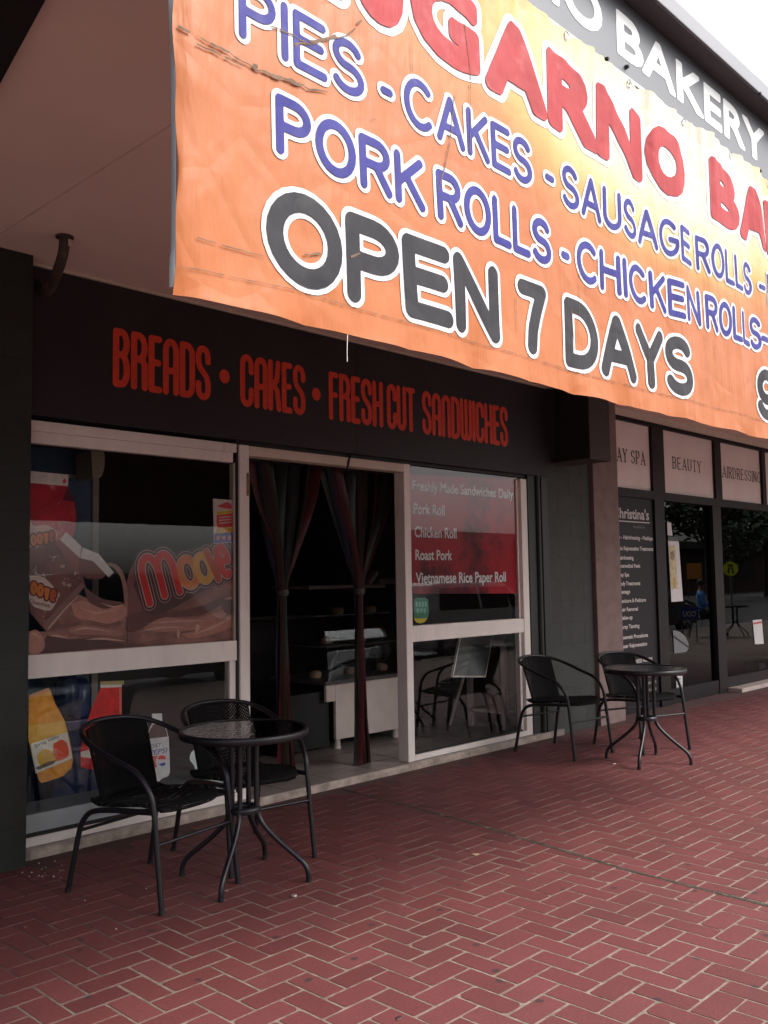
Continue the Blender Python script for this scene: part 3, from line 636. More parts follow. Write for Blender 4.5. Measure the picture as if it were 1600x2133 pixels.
# turned back left hem, pale side out
hv = MB(); pts = []
for j in range(61):
    v = VB+.02+(VT-VB-.02)*j/60; f = max(0, (v-2.55)/(VT-2.55)); wdt = .0018+.030*f**.8+.003*(1 if v < 2.1 else 0)
    pts += [(UL+.001, wave(UL, v)+.0005, v), (UL-wdt*.6, wave(UL, v)+.004, v), (UL-wdt, wave(UL, v)+.013, v)]
hv.add(pts, [(3*j+k+1, 3*j+k, 3*j+3+k, 3*j+4+k) for j in range(60) for k in (0, 1)], 0, True); sh(hv, 'hem', mat('pale banner hem', (.27, .285, .315), .5), ban)
def bz(px, py): return at(px, py, YB).z
def bx_(px, py): return at(px, py, YB).x
def banner_words(name, words, z0, z1, th, out, ink_m):
    mb = MB(); segs = []; boxes = []
    for txt, p0, p1 in words:
        q = (bx_(*p0), z0, bx_(*p1), z1); boxes.append(q)
        if txt == '-': zc = z0+(z1-z0)*.42; segs += [((q[0]+th, zc), (q[2]-th, zc))]
        else: segs += fit_strokes(txt, RND, q, th)
    bb = (min(q[0] for q in boxes), z0, max(q[2] for q in boxes), z1)
    xs, zs = sdf_grid(bb, .0042, th+out); D = sd_strokes(segs, xs, zs, th*2+out*2)
    contour(mb, D-th-out, xs, zs, bput(.0018), 0); contour(mb, D-th, xs, zs, bput(.0036), 1)
    sh(mb, name, [M_inkw, ink_m], ban)
l1b, l1t = bz(591.6, 130), bz(585.5, 4)
l2b, l2t = bz(583, 326), bz(573, 196)
l3b, l3t = bz(742, 638), bz(736, 450)
banner_words('lettering', [('PIES', (492, 50), (757, 130)), ('-', (792, 185), (817, 190)), ('CAKES', (841, 220), (1107, 340)), ('-', (1135, 375), (1155, 385)), ('SAUSAGE', (1174, 410), (1435, 500)),
    ('ROLLS', (1447, 530), (1560, 570)), ('-', (1572, 600), (1584, 603)), ('BREADS', (1592, 610), (1880, 760))], l1b, l1t, .0105, .012, M_inkb)
banner_words('lettering', [('PORK', (569, 260), (878, 380)), ('ROLLS', (904, 390), (1146, 480)), ('-', (1170, 535), (1188, 540)), ('CHICKEN', (1204, 540), (1451, 600)), ('ROLLS', (1461, 610), (1575, 650)), ('-', (1577, 695), (1592, 700)), ('DRINKS', (1612, 690), (1850, 800))], l2b, l2t, .0118, .012, M_inkb)
banner_words('lettering', [('OPEN', (545, 500), (1031, 620)), ('7', (1077, 660), (1136, 680)), ('DAYS', (1177, 700), (1431, 770)), ('9', (1573, 820), (1607, 840))], l3b, l3t, .0235, .0135, M_inkk)
# big red name
rz0, rz1 = bz(1138, 256), bz(1039, 25)
mb = MB(); rw = [('G', (860, 60), (1001, 130)), ('A', (1011, 130), (1137, 180)), ('R', (1138, 170), (1246, 220)), ('N', (1242, 230), (1341, 290)), ('O', (1346, 310), (1424, 350)), ('B', (1468, 390), (1531, 420)), ('A', (1532, 440), (1589, 470)), ('K', (1592, 480), (1640, 510)), ('E', (1645, 520), (1684, 540))]
xg = bx_(860, 60); rw_u = [('U', xg-.215, xg-.03), ('L', xg-.40, xg-.25)]
for txt, p0, p1 in rw+rw_u:
    q = (bx_(*p0), rz0, bx_(*p1), rz1) if isinstance(p0, tuple) else (p0, rz0, p1, rz1)
    bo = .023; xs, zs = sdf_grid(q, .0045, .045); D = sd_text(txt, (q[0]+bo, q[1]+bo, q[2]-bo, q[3]-bo), xs, zs)
    contour(mb, D-bo-.022, xs, zs, bput(.0012), 0); contour(mb, D-bo, xs, zs, bput(.0036 if txt in 'GRO' else .0038), 1)
sh(mb, 'lettering', [M_inkw, M_inkr], ban)
# cracks and stitched line
def crack(pxs, th, jit, o=.0046):
    mb = MB(); P = [(bx_(*q), bz(*q)) for q in pxs]; segs = []; out = [P[0]]
    for i in range(len(P)-1):
        n = max(2, int(math.hypot(P[i+1][0]-P[i][0], P[i+1][1]-P[i][1])/.012))
        for k in range(1, n+1): out.append((P[i][0]+(P[i+1][0]-P[i][0])*k/n+random.uniform(-jit, jit)*.4, P[i][1]+(P[i+1][1]-P[i][1])*k/n+random.uniform(-jit, jit)))
    for k in range(len(out)-1):
        if random.random() < .93:
            a_, b_ = out[k], out[k+1]; t = th*random.uniform(.4, 1.5); nx, nz = -(b_[1]-a_[1]), b_[0]-a_[0]; l = math.hypot(nx, nz)+1e-9; nx, nz = nx/l*t, nz/l*t
            f = bput(o); mb.add([f(a_[0]+nx, a_[1]+nz), f(a_[0]-nx, a_[1]-nz), f(b_[0]-nx, b_[1]-nz), f(b_[0]+nx, b_[1]+nz)], [(0, 1, 2, 3)])
    return mb
cm = [crack(q, t, j) for q, t, j in (
    ([(366, 58), (400, 82), (450, 105), (530, 150), (600, 170), (640, 188), (680, 195)], .0022, .0022), ([(520, 140), (560, 160), (630, 182)], .0032, .003), ([(400, 98), (450, 120), (500, 143)], .0018, .0015),
    ([(560, 58), (600, 72), (640, 96), (690, 82), (730, 70), (755, 40)], .0018, .003), ([(610, 97), (650, 88), (700, 74)], .003, .003),
    ([(860, 80), (858, 160)], .0007, .001), ([(968, 40), (980, 150), (978, 230), (975, 320)], .0013, .0012), ([(945, 200), (935, 290), (925, 340), (905, 400)], .0016, .002),
    ([(365, 558), (600, 610), (900, 695), (1200, 775), (1500, 855), (1595, 880)], .0009, .0008), ([(400, 500), (470, 520), (540, 540)], .001, .001), ([(620, 536), (660, 536)], .0022, .003), ([(718, 540), (738, 530)], .0022, .003),
    ([(1212, 490), (1205, 700)], .0009, .0015), ([(1190, 640), (1196, 730)], .0016, .002), ([(1330, 520), (1340, 660)], .0008, .001), ([(1348, 700), (1352, 800)], .0012, .001), ([(1460, 700), (1466, 815)], .001, .0014), ([(1480, 720), (1487, 790)], .0009, .001), ([(1070, 620), (1070, 690)], .0009, .001), ([(1585, 520), (1592, 690)], .0011, .001), ([(1255, 560), (1262, 600)], .0008, .001), ([(740, 245), (800, 255)], .0008, .002))]
for k in cm: sh(k, 'crack', M_frayed, ban)
p = MB(); q = at(724, 706, YB-.03); p.tube(spline([(q.x, q.y, q.z+.01), (q.x-.002, q.y, q.z-.03), (q.x+.001, q.y+.003, q.z-.055)], 4), .0012, 5); sh(p, 'loose_thread', flat('thread', (.7, .68, .66)), ban)
for i in range(9):
    u = 1.3+i*.42; p = MB(); p.lathe([(.008, -.001), (.014, 0), (.014, -.002)], (0, 0, 0), 14)
    vv = [(u+a_, wave(u, VT-.02)-.004+c_, VT-.02+b_) for a_, b_, c_ in p.v]; e_ = MB(); e_.add(vv, p.f, 0, True); sh(e_, 'eyelet', mat('eyelet', (.5, .5, .5), .35, metal=.8) if i == 0 else bpy.data.materials['eyelet'], ban)

# ================================================================== salon next door
YS = 4.93
sal = thing('salon_shop', 'dark framed salon shop front with lettered transom panels right of the pillar', 'shop', (10.5, YS, 0))
M_sfr = mat('dark plum frame', (.011, .0065, .009), .5, var=.2, spec=.3)
M_panel = mat('frosted transom', (.80, .67, .65), .5, var=.05, vs=3)
M_ser = flat('dark plum lettering', (.022, .008, .010), .5)
sx = lambda px, py: at(px, py, YS).x
xa = 8.0; xq = [sx(1355, 960), sx(1379.5, 960), sx(1486, 980), sx(1499, 980), sx(1585, 1000), sx(1592, 1000)]
zp0, zp1 = at(1386, 1027, YS).z, at(1380, 895, YS).z
p = MB(); p.box(xa, 16, YS-.02, YS+.08, zp1, zp1+.05); p.box(xa, 16, YS-.03, YS+.08, zp0-.09, zp0)
for a_, b_ in ((xq[0], xq[1]), (xq[2], xq[3]), (xq[4], xq[5]), (13.55, 13.63)): p.box(a_, b_, YS-.025, YS+.08, zp0+.0005, zp1-.0005)
xd = [sx(1366, 1250), sx(1386, 1250), sx(1489, 1250), sx(1506, 1250)]
p.box(xd[0], xd[1], YS-.03, YS+.08, 0, zp0-.0905); p.box(xd[2], xd[3], YS-.02, YS+.08, 0, zp0-.0905); p.box(13.4, 13.5, YS-.02, YS+.08, 0, zp0-.0905)
p.box(xd[1]+.0005, xd[2]-.0005, YS-.01, YS+.08, 0, .16); p.box(xd[3]+.0005, 13.3995, YS-.01, YS+.08, .05, .17)
fr = sh(p, 'frame', M_sfr, sal)
p = MB(); p.box(xa, 16, YS+.081, YS+.3, zp1+.051, 3.17); sh(p, 'wall', M_boxw, sal)
for i, (a_, b_, txt, px0, px1, py0, py1, pym) in enumerate(((xa, xq[0], 'DAY SPA', 1276, 1345, 963, 937, 0), (xq[1], xq[2], 'BEAUTY', 1403, 1461, 979.5, 957, 0), (xq[3], xq[4], 'HAIRDRESSING', 1497, 1584, 998, 977, 0), (xq[5], 13.55, 'MAKEUP', 1600, 1640, 1010, 990, 0))):
    p = MB(); p.box(a_+.001, b_-.001, YS+.01, YS+.03, zp0, zp1); o = sh(p, 'transom_panel', M_panel, sal)
    z0 = at((px0+px1)/2, py0, YS).z; z1 = at((px0+px1)/2, py1, YS).z
    if i < 3: t = MB(); serif_text(t, txt, (sx(px0, 960), z0, sx(px1, 970), z1), YS+.0085); sh(t, 'lettering', M_ser, o)
for a_, b_, z0 in ((xd[1], xd[2], .16), (xd[3], 13.4, .17), (13.5, 16, .17)):
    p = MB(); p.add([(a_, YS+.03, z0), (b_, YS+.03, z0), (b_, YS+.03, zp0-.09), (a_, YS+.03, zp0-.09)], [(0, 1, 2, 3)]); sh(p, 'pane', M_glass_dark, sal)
p = MB(); p.box(xa, xd[0]-.001, YS-.005, YS+.04, 0, zp0-.091); sb = sh(p, 'sign_board', mat('charcoal plum board', (.010, .007, .011), .5, var=.1, spec=.3), sal)
M_cream = flat('off white lettering', (.52, .47, .46), .5); M_dimt = flat('dim lettering', (.20, .17, .18), .5)
t = MB(); t2 = MB(); ysb = YS-.0065
def right_text(mb, txt, px, py, cap, wfac=.46, bold=0, xl=None):
    z0 = at(px, py, ysb).z; z1 = at(px, py-cap, ysb).z; x1 = sx(px, py); V = text_outline(txt)[0]; r = (V[:, 0].max()-V[:, 0].min())/.73
    desc = -V[:, 1].min()/.73*(z1-z0) if V[:, 1].min() < -.05 else 0
    top = V[:, 1].max()/.73*(z1-z0); wd = r*(z1-z0)*wfac if xl is None else x1-xl
    plane_text(mb, txt, (x1-wd, z0-desc, x1, z0+top), ysb, 0, bold)
right_text(t, "Christina's", 1351, 1084, 23, .62, .004, sx(1277, 1075))
zz = at(1340, 1088.5, ysb).z; t.box(sx(1240, 1088), sx(1352, 1088), ysb-.001, ysb, zz-.006, zz+.006)
right_text(t2, 'Beauty & Day Spa Salon', 1342.5, 1101, 6, .6)
for txt, px, py in (('Beauty - Hairdressing - Medispa', 1359, 1125.6), ('Skin Rejuvenation Treatments', 1359.6, 1147.6), ('Hairdressing', 1318.8, 1165.8), ('Paramedical Peels', 1332.6, 1182.7), ('Day Spa', 1309.5, 1200.8), ('Body Treatments', 1332.6, 1218.6), ('Massage', 1311.5, 1236),
    ('Manicure & Pedicure', 1344.5, 1253.4), ('Hair Removal', 1328, 1272), ('Make-up', 1316.7, 1289.5), ('Spray Tanning', 1331, 1307), ('Cosmetic Procedures', 1348.7, 1326.6), ('Laser Rejuvenation', 1347, 1344.5), ('BUSINESS HOURS', 1358, 1377)):
    right_text(t, txt, px, py, 8.8, .64, .0022, sx(1291, 1300) if txt[0] != 'B' or txt[1] == 'o' else sx(1272 if txt[1] == 'e' else 1310, py))
for k in range(4): right_text(t, 'am - 5 pm', 1366, 1408+k*14.5, 8, .8)
sh(t, 'lettering', M_cream, sb); sh(t2, 'lettering', M_dimt, sb)
p = MB(); p.box(xd[3]+.01, 13.39, YS-.185, YS-.0105, 0, .05, bev=.006); sh(p, 'door_step', mat('pale tile step', (.42, .34, .31), .6, var=.15), sal)
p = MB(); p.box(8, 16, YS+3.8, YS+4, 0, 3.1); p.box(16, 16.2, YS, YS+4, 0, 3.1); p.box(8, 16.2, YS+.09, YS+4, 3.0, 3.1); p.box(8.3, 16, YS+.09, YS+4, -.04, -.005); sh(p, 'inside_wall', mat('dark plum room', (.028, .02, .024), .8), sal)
# papers on the salon glass (each hangs on the glass: things)
def card(name, label, cat, pts, Y, m, dy=.003, parent=None):
    p = MB(); q = [(at(px, py, Y).x, at(px, py, Y).z) for px, py in pts]; p.poly(q, Y, (Y+dy) if dy else None); o = p.build(name, m)
    if parent is not None:
        o.parent = parent; bpy.context.view_layer.update(); o.matrix_parent_inverse = parent.matrix_world.inverted(); return o
    return tag(o, label, cat)
M_card = flat('white card', (.60, .58, .58), .6, .05); M_creamp = flat('cream print', (.50, .42, .26), .5, .25); M_skin = flat('sepia print', (.26, .16, .09), .5, .3)
YP = YS+.022
bp = thing('beauty_poster', 'tall narrow cream poster with white lower edge on the salon glass', 'poster', at(1408, 1170, YP)); bpy.context.view_layer.update()
card('sheet', None, None, [(1392, 1126), (1414, 1128), (1423, 1252), (1399, 1254)], YP, M_card, parent=bp)
card('picture', None, None, [(1393, 1136), (1406, 1135), (1413, 1226), (1398, 1228)], YP-.001, M_creamp, .0009, parent=bp)
card('picture', None, None, [(1396, 1150), (1403, 1148), (1406, 1160), (1402, 1168), (1398, 1164)], YP-.002, M_skin, .0009, parent=bp)
card('picture', None, None, [(1401, 1205), (1407, 1200), (1408, 1224), (1402, 1225)], YP-.002, flat('ochre print', (.45, .3, .1), .5), .0009, parent=bp)
card('top_strip', None, None, [(1392, 1117), (1413, 1119), (1414, 1127), (1392, 1125)], YP-.0012, flat('dark strip', (.06, .06, .06)), .0009, parent=bp)
card('paper_notice', 'small white notice above the tall cream poster on the salon glass', 'notice', [(1390, 1087), (1398, 1089), (1401, 1116), (1391, 1115)], YP, M_card)
hn = thing('hours_notice', 'white rounded notice with dark lines low on the salon glass', 'notice', at(1416, 1420, YP)); bpy.context.view_layer.update()
card('sheet', None, None, [(1408, 1407), (1420, 1407), (1422, 1410), (1422, 1444), (1419, 1447), (1411, 1447)], YP, M_card, parent=hn)
for k in range(5): card('printed_line', None, None, [(1411, 1413+k*6), (1418, 1413+k*6), (1418.3, 1415+k*6), (1411.4, 1415+k*6)], YP-.001, flat('grey line', (.12, .12, .2)), .0006, parent=hn)
dn = thing('price_notice', 'white hanging notice with red heading on the salon door glass', 'notice', at(1578, 1315, YP)); bpy.context.view_layer.update()
card('sheet', None, None, [(1568, 1292), (1587, 1290), (1591, 1341), (1573, 1342)], YP, M_card, parent=dn); card('heading', None, None, [(1569, 1297), (1587, 1294), (1587, 1298), (1569, 1301)], YP-.001, flat('red heading', (.5, .08, .06)), .0006, parent=dn)
ad = thing('round_decal', 'pale grey round decal crossed by a dark bar on the salon glass', 'decal', at(1418, 1340, YP)); bpy.context.view_layer.update()
cc = [(1402+33*math.cos(t_*PI/180)-0, 1350-37*math.sin(t_*PI/180)) for t_ in range(0, 96, 8)]
card('disc', None, None, cc+[(1402, 1313), (1405, 1361), (1430, 1358)], YP, flat('grey decal', (.16, .165, .18), .6), parent=ad)
card('bar', None, None, [(1403, 1323), (1436, 1347), (1437, 1352), (1403, 1328)], YP-.001, M_black, .0006, parent=ad)
card('waste_bin', 'pale small bin seen through the salon door glass', 'bin', [(1581, 1382), (1594, 1380), (1596, 1412), (1585, 1414)], YS+.6, flat('pale bin', (.2, .2, .22)), .2)

# ================================================================== things on the bakery glass
YD = YG+.016                                  # printed films stuck inside the glass
def zpt(s, ox_, oy_): return lambda pts: [(ox_+a_/s, oy_+b_/s) for a_, b_ in pts]
z6 = zpt(2.963, 0, 850)
mp_ = thing('drink_poster', 'brown chocolate milk poster with big red and yellow lettering on the window', 'poster', at(280, 1280, YD)); bpy.context.view_layer.update()
LAY = [0]
def film(name, pts, col, parent, rough=.45, var=.1, smooth=0, vs=25):
    LAY[0] += 1; Y = YD-.00012*LAY[0]
    if smooth:
        q = [Vector((a_, b_, 0)) for a_, b_ in pts]; q = spline(q+[q[0]], smooth)[:-1]; pts = [(v.x, v.y) for v in q]
    m = col if not isinstance(col, tuple) else mat('printed film', tuple(min(.82, c_*1.75) for c_ in col), rough, var=var, vs=vs)
    return card(name, None, None, pts, Y, m, None, parent)
CH = (.21, .085, .070); CHD = (.10, .036, .034); CHL = (.36, .17, .135); MILK = (.50, .44, .42)
wbL = -2
chm = mat('chocolate print', (.38, .165, .135), .45, var=.35, vs=7, dirt=(.22, .085, .07), dscale=5, dth=(.45, .62), stretch=(1, 1, 2.2))
film('chocolate_pool', z6([(170,1524),(1486,1426),(1486,1000),(1400,1060),(1250,1130),(1030,1250),(900,1250),(800,1290),(770,1240),(700,1250),(640,1240),(560,1180),(480,1150),(400,1230),(290,1380),(170,1380)]), chm, mp_, smooth=0)
film('swoosh', z6([(775,1300),(775,1130),(800,1010),(850,930),(960,940),(900,1260),(830,1270)]), (.15,.05,.048), mp_, smooth=4)
film('splash', z6([(640,965),(700,985),(745,1050),(765,1160),(772,1285),(785,1285),(790,1160),(770,1040),(730,975),(680,955)]), (.24,.115,.09), mp_, smooth=4)
film('splash', z6([(520,1100),(560,1130),(640,1180),(760,1200),(720,1240),(600,1230),(540,1180)]), CHD, mp_, smooth=4)
film('wave_highlight', z6([(440,1210),(520,1190),(640,1240),(760,1215),(775,1280),(680,1330),(560,1310),(470,1290)]), CHL, mp_, smooth=4)
film('wave_highlight', z6([(880,1310),(1000,1290),(1200,1300),(1380,1250),(1400,1270),(1290,1350),(1080,1380),(900,1370)]), (.30,.14,.112), mp_, smooth=4)
film('wave_highlight', z6([(1120,1395),(1260,1360),(1440,1270),(1478,1290),(1478,1330),(1300,1400),(1180,1420)]), (.33,.155,.12), mp_, smooth=4)
film('wave_shadow', z6([(780,1290),(880,1250),(990,1262),(1180,1240),(1370,1170),(1380,1200),(1240,1280),(1000,1295),(860,1370),(780,1380)]), CHD, mp_, smooth=4)
film('wave_shadow', z6([(1390,1170),(1478,1140),(1478,1260),(1400,1270),(1370,1220)]), CHD, mp_, smooth=3)
film('wave_shadow', z6([(290,1400),(420,1425),(560,1420),(700,1440),(770,1470),(560,1490),(400,1510),(250,1515)]), (.07,.026,.026), mp_, smooth=4)
film('milk_foam', z6([(184,1380),(230,1370),(275,1440),(260,1500),(184,1515)]), CHL, mp_, smooth=3)
film('wave_highlight', z6([(420,1360),(520,1340),(700,1365),(760,1400),(600,1400),(450,1395)]), (.27,.12,.10), mp_, smooth=4)
film('sheet_seam', z6([(783,1290),(787,1290),(788,1474),(784,1474)]), (.04,.018,.018), mp_)
# red carton
film('carton_side', z6([(188,460),(415,482),(460,580),(472,680),(455,790),(350,820),(184,850)]), mat('red carton print', (.55,.018,.045), .4, var=.25, vs=9, dirt=(.62,.2,.2), dscale=16, dth=(.56,.66)), mp_)
film('carton_top', z6([(188,388),(424,412),(420,482),(188,462)]), MILK, mp_)
film('carton_fold', z6([(415,490),(462,578),(385,570)]), (.09,.01,.02), mp_)
film('carton_crest', z6([(385,452),(398,432),(412,450),(404,464),(392,464)]), (.5,.05,.05), mp_)
film('carton_swirl', z6([(188,700),(215,725),(290,722),(345,760),(350,800),(260,840),(184,860)]), (.46,.34,.30), mp_, smooth=3)
# brown carton
brm = mat('brown carton print', (.22,.076,.065), .45, var=.3, vs=8, dirt=(.6,.47,.41), dscale=13, dth=(.57,.62))
film('carton_side', z6([(184,860),(350,820),(500,1000),(525,1090),(290,1385),(184,1260)]), brm, mp_)
film('carton_edge', z6([(270,1330),(500,1080),(528,1095),(290,1390)]), (.17,.085,.075), mp_)
film('carton_gable', z6([(340,825),(380,800),(495,930),(490,1040),(440,970)]), (.19,.06,.052), mp_)
film('carton_gable', z6([(490,920),(600,960),(660,1020),(630,1055),(530,1055),(485,1000)]), (.12,.035,.03), mp_)
film('carton_top', z6([(370,812),(408,762),(505,855),(492,925)]), MILK, mp_)
film('carton_top', z6([(495,925),(510,860),(610,900),(703,1015),(672,1045),(575,945)]), MILK, mp_)
film('carton_swirl', z6([(184,1040),(260,1040),(330,1100),(360,1160),(330,1230),(290,1250),(184,1200)]), (.46,.36,.32), mp_, smooth=3)
# the lettering, tilted: word laid along a rising line, layered outlines
MOO = {
 'm': [[(0,0),(0,.62)]+arc(.34,.62,.34,.36,180,0,10)+[(.68,.08)], [(.68,.62)]+arc(1.0,.62,.32,.34,180,0,10)+[(1.32,.08)]],
 'o': [arc(.33,.5,.30,.36,0,360,20)],
 'v': [[(0,.85),(.26,.1),(.52,.85)]],
 'e': [[(.06,.5),(.5,.5)]+arc(.29,.5,.27,.36,0,300,16)],
}
def moo_word(prefix, wd_list, org, ux, uz, parts_parent, scale_th, cols):
    """wd_list: (glyph, x, y, sx, sy) in the tilted frame; org/ux/uz are photo pixels"""
    def tr(a_, b_): p_ = at(org[0]+ux[0]*a_+uz[0]*b_, org[1]+ux[1]*a_+uz[1]*b_, YD); return (p_.x, p_.z)
    per = []
    for g, gx, gy, gsx, gsy in wd_list:
        segs = []
        for p_ in MOO[g]:
            q = [tr(gx+a_*gsx, gy+b_*gsy) for a_, b_ in p_]; segs += [(q[i], q[i+1]) for i in range(len(q)-1)]
        per.append(segs)
    alls = [s_ for g in per for s_ in g]; P = np.array([q for s_ in alls for q in s_])
    bb = (P[:, 0].min(), P[:, 1].min(), P[:, 0].max(), P[:, 1].max()); xs, zs = sdf_grid(bb, .0035, scale_th*3.2)
    D = sd_strokes(alls, xs, zs, scale_th*4)
    for k, (f_, c_) in enumerate(cols[0]):
        LAY[0] += 1; mb = MB(); Y = YD-.00012*LAY[0]; contour(mb, D-scale_th*f_, xs, zs, lambda x, z: (x, Y, z)); o = mb.build('outline', flat('lettering film', c_)); o.parent = parts_parent; o.matrix_parent_inverse = parts_parent.matrix_world.inverted()
    for segs, c_ in zip(per, cols[1]):
        LAY[0] += 1; mb = MB(); Y = YD-.00012*LAY[0]; contour(mb, sd_strokes(segs, xs, zs, scale_th*3)-scale_th, xs, zs, lambda x, z: (x, Y, z)); o = mb.build('letter', flat('lettering film', c_)); o.parent = parts_parent; o.matrix_parent_inverse = parts_parent.matrix_world.inverted()
bpy.context.view_layer.update()
RED, ORA, YEL = (.72, .022, .018), (.76, .24, .035), (.80, .44, .06)
gm = [('m', 0, 0, .165, 1), ('o', .250, .02, .180, .84), ('o', .362, .05, .160, .78), ('v', .462, .04, .130, .86), ('e', .532, .03, .105, .90)]
film('logo_plate', z6([(832,1100),(850,990),(890,940),(1000,930),(1150,870),(1380,850),(1450,900),(1478,990),(1400,1050),(1250,1130),(1030,1256),(910,1262)]), (.062,.024,.024), mp_, smooth=3)
for pts_ in ([(300,1350),(420,1215),(500,1150),(425,1222),(305,1360)], [(480,1225),(600,1258),(740,1235),(600,1270)], [(620,1200),(700,1222),(770,1208),(700,1232)], [(900,1330),(1080,1312),(1280,1312),(1080,1322)], [(1180,1400),(1300,1350),(1440,1290),(1310,1362)], [(1100,1360),(1110,1390),(1100,1425),(1092,1395)], [(1215,1330),(1240,1350),(1215,1385),(1205,1365)], [(300,1405),(350,1400),(420,1418),(345,1412)], [(520,1430),(640,1418),(780,1440),(640,1430)], [(860,1380),(980,1350),(1150,1352),(980,1362)], [(1380,1180),(1440,1160),(1478,1170),(1430,1180)], [(190,1400),(215,1385),(245,1420),(212,1400)], [(430,1380),(530,1352),(690,1382),(540,1364)]):
    film('gloss_streak', z6(pts_), (.42, .25, .20), mp_, smooth=4)
moo_word('big', gm, (311, 1256), (295, -77), (-24, -92), mp_, .0222, ([(2.3, (.13,.02,.026)), (2.05, (.58,.50,.46)), (1.9, (.13,.02,.026)), (1.25, (.60,.52,.48))], [RED, ORA, YEL, (.58,.09,.02), RED]))
moo_word('small', [('o', .0, 0, .2, 1), ('o', .21, 0, .2, 1), ('v', .44, 0, .15, .9), ('e', .62, 0, .2, .95)], (66, 1139), (62, -14), (-2, -26), mp_, .0078, ([(1.9, (.13,.02,.026))], [ORA, ORA, ORA, (.6,.1,.03)]))
moo_word('small', [('o', .0, 0, .2, 1), ('o', .21, 0, .2, 1), ('v', .44, 0, .15, .9), ('e', .62, 0, .2, .95)], (64, 1238), (66, 24), (2, -29), mp_, .0085, ([(1.9, (.13,.02,.026))], [ORA, ORA, ORA, (.6,.1,.03)]))
def film_text(txt, org, ux, uz, parent, col, bold=0):
    """built-in font on the glass: org lower left, ux = pixel vector of the whole width, uz = of the height"""
    V, F, E = text_outline(txt); mn, mx = V.min(0), V.max(0); LAY[0] += 1; Y = YD-.00012*LAY[0]; mb = MB(); vs = []
    for v in V:
        a_, b_ = (v[0]-mn[0])/(mx[0]-mn[0]), (v[1]-mn[1])/(mx[1]-mn[1]); p_ = at(org[0]+ux[0]*a_+uz[0]*b_, org[1]+ux[1]*a_+uz[1]*b_, Y); vs.append((p_.x, Y, p_.z))
    mb.add(vs, F); o = mb.build('lettering', flat('lettering film', col)); o.parent = parent; bpy.context.view_layer.update(); o.matrix_parent_inverse = parent.matrix_world.inverted(); return o
film_text('Chocolate', (62, 1256), (42, 10), (0, -9), mp_, (.10, .03, .03))
# small colourful poster at the right of the window
z6b = z6
sp_ = thing('price_poster', 'small white poster of bright yellow, red and blue blocks on the window', 'poster', at(466, 1085, YD)); bpy.context.view_layer.update()
film('sheet', z6([(1315,558),(1442,568),(1448,828),(1320,838)]), MILK, sp_)
film('blue_band', z6([(1322,775),(1446,766),(1447,825),(1323,834)]), (.05,.06,.30), sp_)
film('yellow_band', z6([(1336,690),(1444,684),(1446,766),(1338,776)]), (.55,.30,.03), sp_)
film('red_shape', z6([(1338,660),(1385,635),(1440,650),(1443,720),(1392,735),(1342,730)]), (.5,.05,.07), sp_, smooth=3)
film('yellow_band', z6([(1336,640),(1440,630),(1440,650),(1336,662)]), (.58,.36,.05), sp_)
film('red_shape', z6([(1340,605),(1375,590),(1400,580),(1425,595),(1430,620),(1380,618)]), (.45,.06,.08), sp_, smooth=3)
for k in range(3): film('printed_line', z6([(1352,672+k*18),(1430,665+k*18),(1430,672+k*18),(1352,679+k*18)]), (.62,.45,.4), sp_)
for k in range(3): film('printed_mark', z6([(1335+k*36,790),(1358+k*36,787),(1356+k*36,815),(1337+k*36,818)]), (.5,.2,.15), sp_)
# drink decals on the lower pane
z7 = zpt(2.963, 0, 1350)
oj = thing('bottle_decal', 'decal of a tilted orange juice bottle with white label on lower window', 'decal', at(100, 1530, YD)); bpy.context.view_layer.update()
film('bottle', z7([(178,300),(200,282),(300,246),(312,262),(340,340),(385,420),(400,450),(430,560),(452,690),(440,740),(390,790),(300,822),(255,832),(240,815),(205,700),(185,600),(174,560)]), (.50,.215,.02), oj, var=.15)
film('cap', z7([(180,292),(300,244),(308,262),(184,308)]), (.38,.17,.05), oj)
film('juice_band', z7([(176,480),(392,450),(414,520),(178,585)]), (.58,.30,.06), oj)
film('label', z7([(188,590),(415,518),(448,680),(220,775)]), (.58,.50,.42), oj)
film('fruit', z7([(330,590),(380,565),(415,590),(425,660),(380,690),(330,690)]), (.50,.075,.03), oj, smooth=3)
film('fruit', z7([(228,660),(270,625),(320,640),(345,700),(290,725),(240,715)]), (.60,.30,.04), oj, smooth=3)
film('fruit', z7([(215,740),(300,700),(350,690),(330,715),(240,750)]), (.09,.06,.04), oj)
film_text('Spring Valley', (72, 1560), (52, -22), (-1, -9), oj, (.03, .03, .05)); film_text('ORANGE', (86, 1577), (32, -9), (0, -8), oj, (.66, .5, .35)); film_text('JUICE', (92, 1586), (28, -8), (0, -7), oj, (.66, .5, .35))
rj = thing('bottle_decal', 'decal of a red drink bottle behind the front chair on lower window', 'decal', at(215, 1500, YD)); bpy.context.view_layer.update()
film('bottle', z7([(622,240),(752,232),(752,420),(760,560),(700,700),(640,740),(575,752),(500,735),(495,640),(530,480),(560,390)]), (.42,.022,.02), rj, var=.2)
film('cap', z7([(620,205),(765,200),(765,225),(620,228)]), (.30,.22,.08), rj); film('neck', z7([(620,228),(752,224),(752,240),(622,245)]), (.55,.45,.42), rj)
film('label', z7([(498,640),(580,620),(580,680),(500,672)]), (.55,.47,.40), rj); film('highlight', z7([(735,245),(750,240),(752,430),(738,430)]), (.52,.12,.09), rj)
pj = thing('bottle_decal', 'decal of a white labelled cola bottle with red and blue ball emblem', 'decal', at(328, 1560, YD)); bpy.context.view_layer.update()
